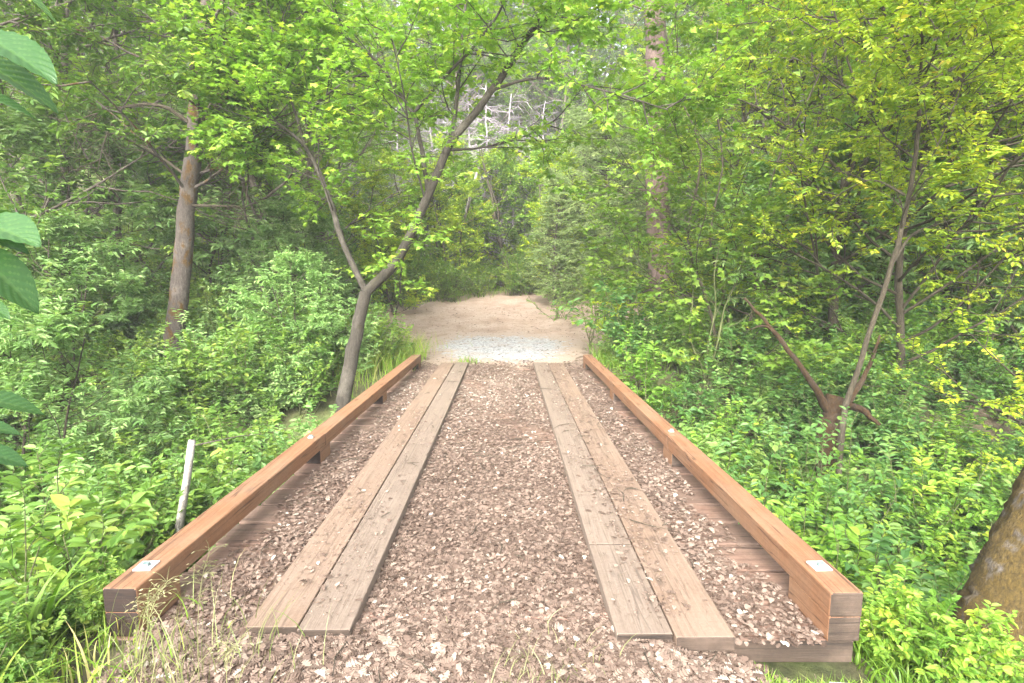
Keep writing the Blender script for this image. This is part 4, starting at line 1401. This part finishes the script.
grass_patch('grass', 'dry stalks growing through leaves inside the near left rail end', g1, .34, .5, 12, 'straw', .3, .0022)
g1 = blob(0.12, 2.0, .14, .16, 130, 13)
grass_patch('grass', 'sparse pale grass in the leaf litter before the runners', g1, .12, .9, 14, 'straw', .5, .0025, lift=.03)
g1 = blob(1.5, 2.28, .25, .05, 1500, 15)
g1 = g1[(g1[:, 0] > 1.12) & (g1[:, 1] < 2.325)]
grass_patch('grass', 'short dry grass before the near right rail end', g1, .09, .8, 16, 'grass', .35, .003)
g1 = blob(-.85, 10.3, .14, .06, 90, 17)
grass_patch('grass', 'little green tuft between gravel and the left runner', g1, .22, .5, 18, tb=.3)


ex, ey = smooth_outline([(-5.0, 14.2), (-6.5, 17), (-4.5, 20), (-2.2, 22.3), (0, 24), (2.0, 23), (3.5, 21.3), (7, 20.3), (6, 21), (0, 24.8), (-5, 21), (-8, 17)], 700, .3, 55)
rr_ = np.random.default_rng(56)
g1 = np.repeat(np.stack([ex, ey], 1), 4, 0) + rr_.normal(0, .22, (2800, 2))
grass_patch('grass', 'straggling grass along the back edge of the dirt clearing', g1, .32, .7, 57, tb=.5, wd=.008)


# seed head stalks before the left rail, each a plant of its own
def stalk(label, x, y, h, lean, seed, group=None):
    r = np.random.default_rng(seed)
    b = np.array([x, y, max(float(hgt(x, y)), -.1)])
    top = np.array([lean * h, r.normal(0, .05), h])
    P_ = [np.zeros(3), top * .35 + [-.02, 0, .04], top * .7 + [-.02, 0, .05], top]
    pl_ = Plant(seed)
    c = pl_.limb(P_, .0026, .001, 4, 5, 0)
    p, d, n, s, ti = [], [], [], [], []
    for i in range(46):
        k = r.integers(len(c) // 2, len(c))
        a = r.uniform(0, 6.28)
        e = c[k] + np.array([math.cos(a), math.sin(a), .4]) * r.uniform(.01, .07)
        pl_.w.add([c[k], (c[k] + e) / 2 + [0, 0, .006], e], [.0009, .0008, .0005], 3)
        p.append(e); d.append(np.array([math.cos(a), math.sin(a), -.3])); n.append(r.normal(0, 1, 3)); s.append(r.uniform(.012, .022)); ti.append(r.uniform(.2, 1))
    V, fc, cnt = leaf_arrays(np.array(p), np.array(d), np.array(n), np.array(s), SLIM)
    WV, WQ = np.concatenate(pl_.w.V), np.concatenate(pl_.w.Q)
    tt = np.concatenate([np.repeat(np.array(ti), cnt[0]), np.full(len(WQ), .6)])
    o = link('grass_stalk', np_mesh('grass_stalk', np.vstack([V, WV]), fc + [WQ + len(V)], [LEAF['straw']], tt, smooth=False))
    o.location = b
    tag(o, label, 'grass stalk', group)


stalk('tall straw stalk with open seed head before the left rail', -1.28, 2.02, .62, .12, 1)
stalk('leaning seed head stalk crossing the near left rail end', -1.50, 1.98, .52, .28, 2)
stalk('short seed head stalk low before the left rail end', -1.58, 2.1, .34, .10, 3)
stalk('shorter straw stalk closest to the left runner', -1.12, 1.95, .30, .2, 4)


# broad bladed weed bottom left
def weed(label, x, y, h, n, seed, name='broad_weed'):
    r = np.random.default_rng(seed)
    b = (x, y, float(hgt(x, y)))
    root = thing(name, label, 'weed', b)
    pos = r.normal(0, .03, (n, 3)) * [1, 1, 0]
    V, q_, ti = blades(pos, h, .9, seed, .35, .013, 6)
    link('blades', np_mesh('blades', V, [q_], [LEAF['grass']], ti), root)
    pl_ = Plant(seed)
    c = pl_.limb([(0, 0, 0), (-.03, .02, h * .6), (.05, .03, h * 1.1)], .006, .003, 5)
    link('stem', pl_.w.mesh('stem', BARK['stem']), root)


weed('arching broad bladed weed nearest the bottom left corner', -2.0, 1.9, .34, 16, 5)
weed('upright broad bladed weed before the near left rail end', -2.12, 1.95, .3, 12, 6)
weed('taller broad bladed weed at the left edge behind the corner weed', -2.25, 2.35, .5, 22, 7)


pw = np.vstack([blob(-2.15, 2.35, .35, .3, 24, 31), blob(-2.6, 2.9, .4, .3, 16, 32)])
pw = pw[(pw[:, 0] < -2.02) | (pw[:, 1] < 2.0) & (pw[:, 0] < -1.8)]
mass('weeds', 'low leafy weeds mixed in the grass before the near left rail end', pw, rk.uniform(.16, .30, len(pw)), LEAF['mid'], 33, tb=.0, lk=.12)
pw = np.vstack([blob(2.35, 2.6, .3, .35, 20, 34), blob(2.6, 3.4, .3, .3, 18, 35)])
pw = pw[pw[:, 0] > 1.9]
mass('weeds', 'low leafy weeds below the near right rail end', pw, rk.uniform(.18, .38, len(pw)), LEAF['bright'], 36, tb=-.1, lk=.12)


# rocks and slab
def rock(name, label, loc, s, seed, mat=None, cat='rock'):
    r = np.random.default_rng(seed)
    bm = bmesh.new()
    bmesh.ops.create_icosphere(bm, subdivisions=3, radius=1)
    ph = r.uniform(0, 6, 9)
    for v in bm.verts:
        c = v.co
        f = 1 + .18 * math.sin(3 * c.x + ph[0]) * math.cos(2.5 * c.y + ph[1]) + .12 * math.sin(5 * c.z + ph[2] + 2 * c.x) + .05 * math.sin(9 * c.y + ph[3])
        v.co = Vector((c.x * s[0] * f, c.y * s[1] * f, c.z * s[2] * f))
    me = bpy.data.meshes.new(name)
    bm.to_mesh(me); bm.free()
    me.materials.append(mat or M_ROCK)
    for p in me.polygons: p.use_smooth = True
    o = link(name, me)
    o.location = loc
    return tag(o, label, cat)


p = P2(88, 3.6); rock('rock', 'pale rock amid undergrowth outside the near left rail end', (p[0], p[1], p[2] + .12), (.16, .12, .12), 1)
p = P2(868, 4.0); rock('rock', 'grey mossy rock in the dark gap beyond the near right rail end', (p[0], p[1], p[2] + .2), (.28, .22, .22), 2)
sb = bmesh.new()
timber(sb, (0, 0, 0), (.34, .1, .05), -.12, 0, None, .008)
so = bm_obj('stone_slab', sb, [M_SLAB], None)
so.location = (1.66, 2.27, float(hgt(1.66, 2.27)) + .03)
tag(so, 'narrow pale slab at the bottom edge before the right rail end', 'slab')


# ------------------------------------------------------------------ air
bm = bmesh.new()
bmesh.ops.create_cube(bm, size=1.0)
for v in bm.verts:
    v.co = Vector((v.co.x * 900, 50 + v.co.y * 960, 25 + v.co.z * 57))
haze = bm_obj('haze', bm, [], None)
km = bpy.data.materials.new('air')
km.use_nodes = True
km.node_tree.nodes.clear()
ko = km.node_tree.nodes.new('ShaderNodeOutputMaterial')
kv = km.node_tree.nodes.new('ShaderNodeVolumePrincipled')
kv.inputs['Color'].default_value = (0.93, 0.95, 0.97, 1)
kv.inputs['Density'].default_value = 0.0021
km.node_tree.links.new(kv.outputs[0], ko.inputs['Volume'])
haze.data.materials.append(km)
tag(haze, 'thin pale haze between the trees', kind='stuff')
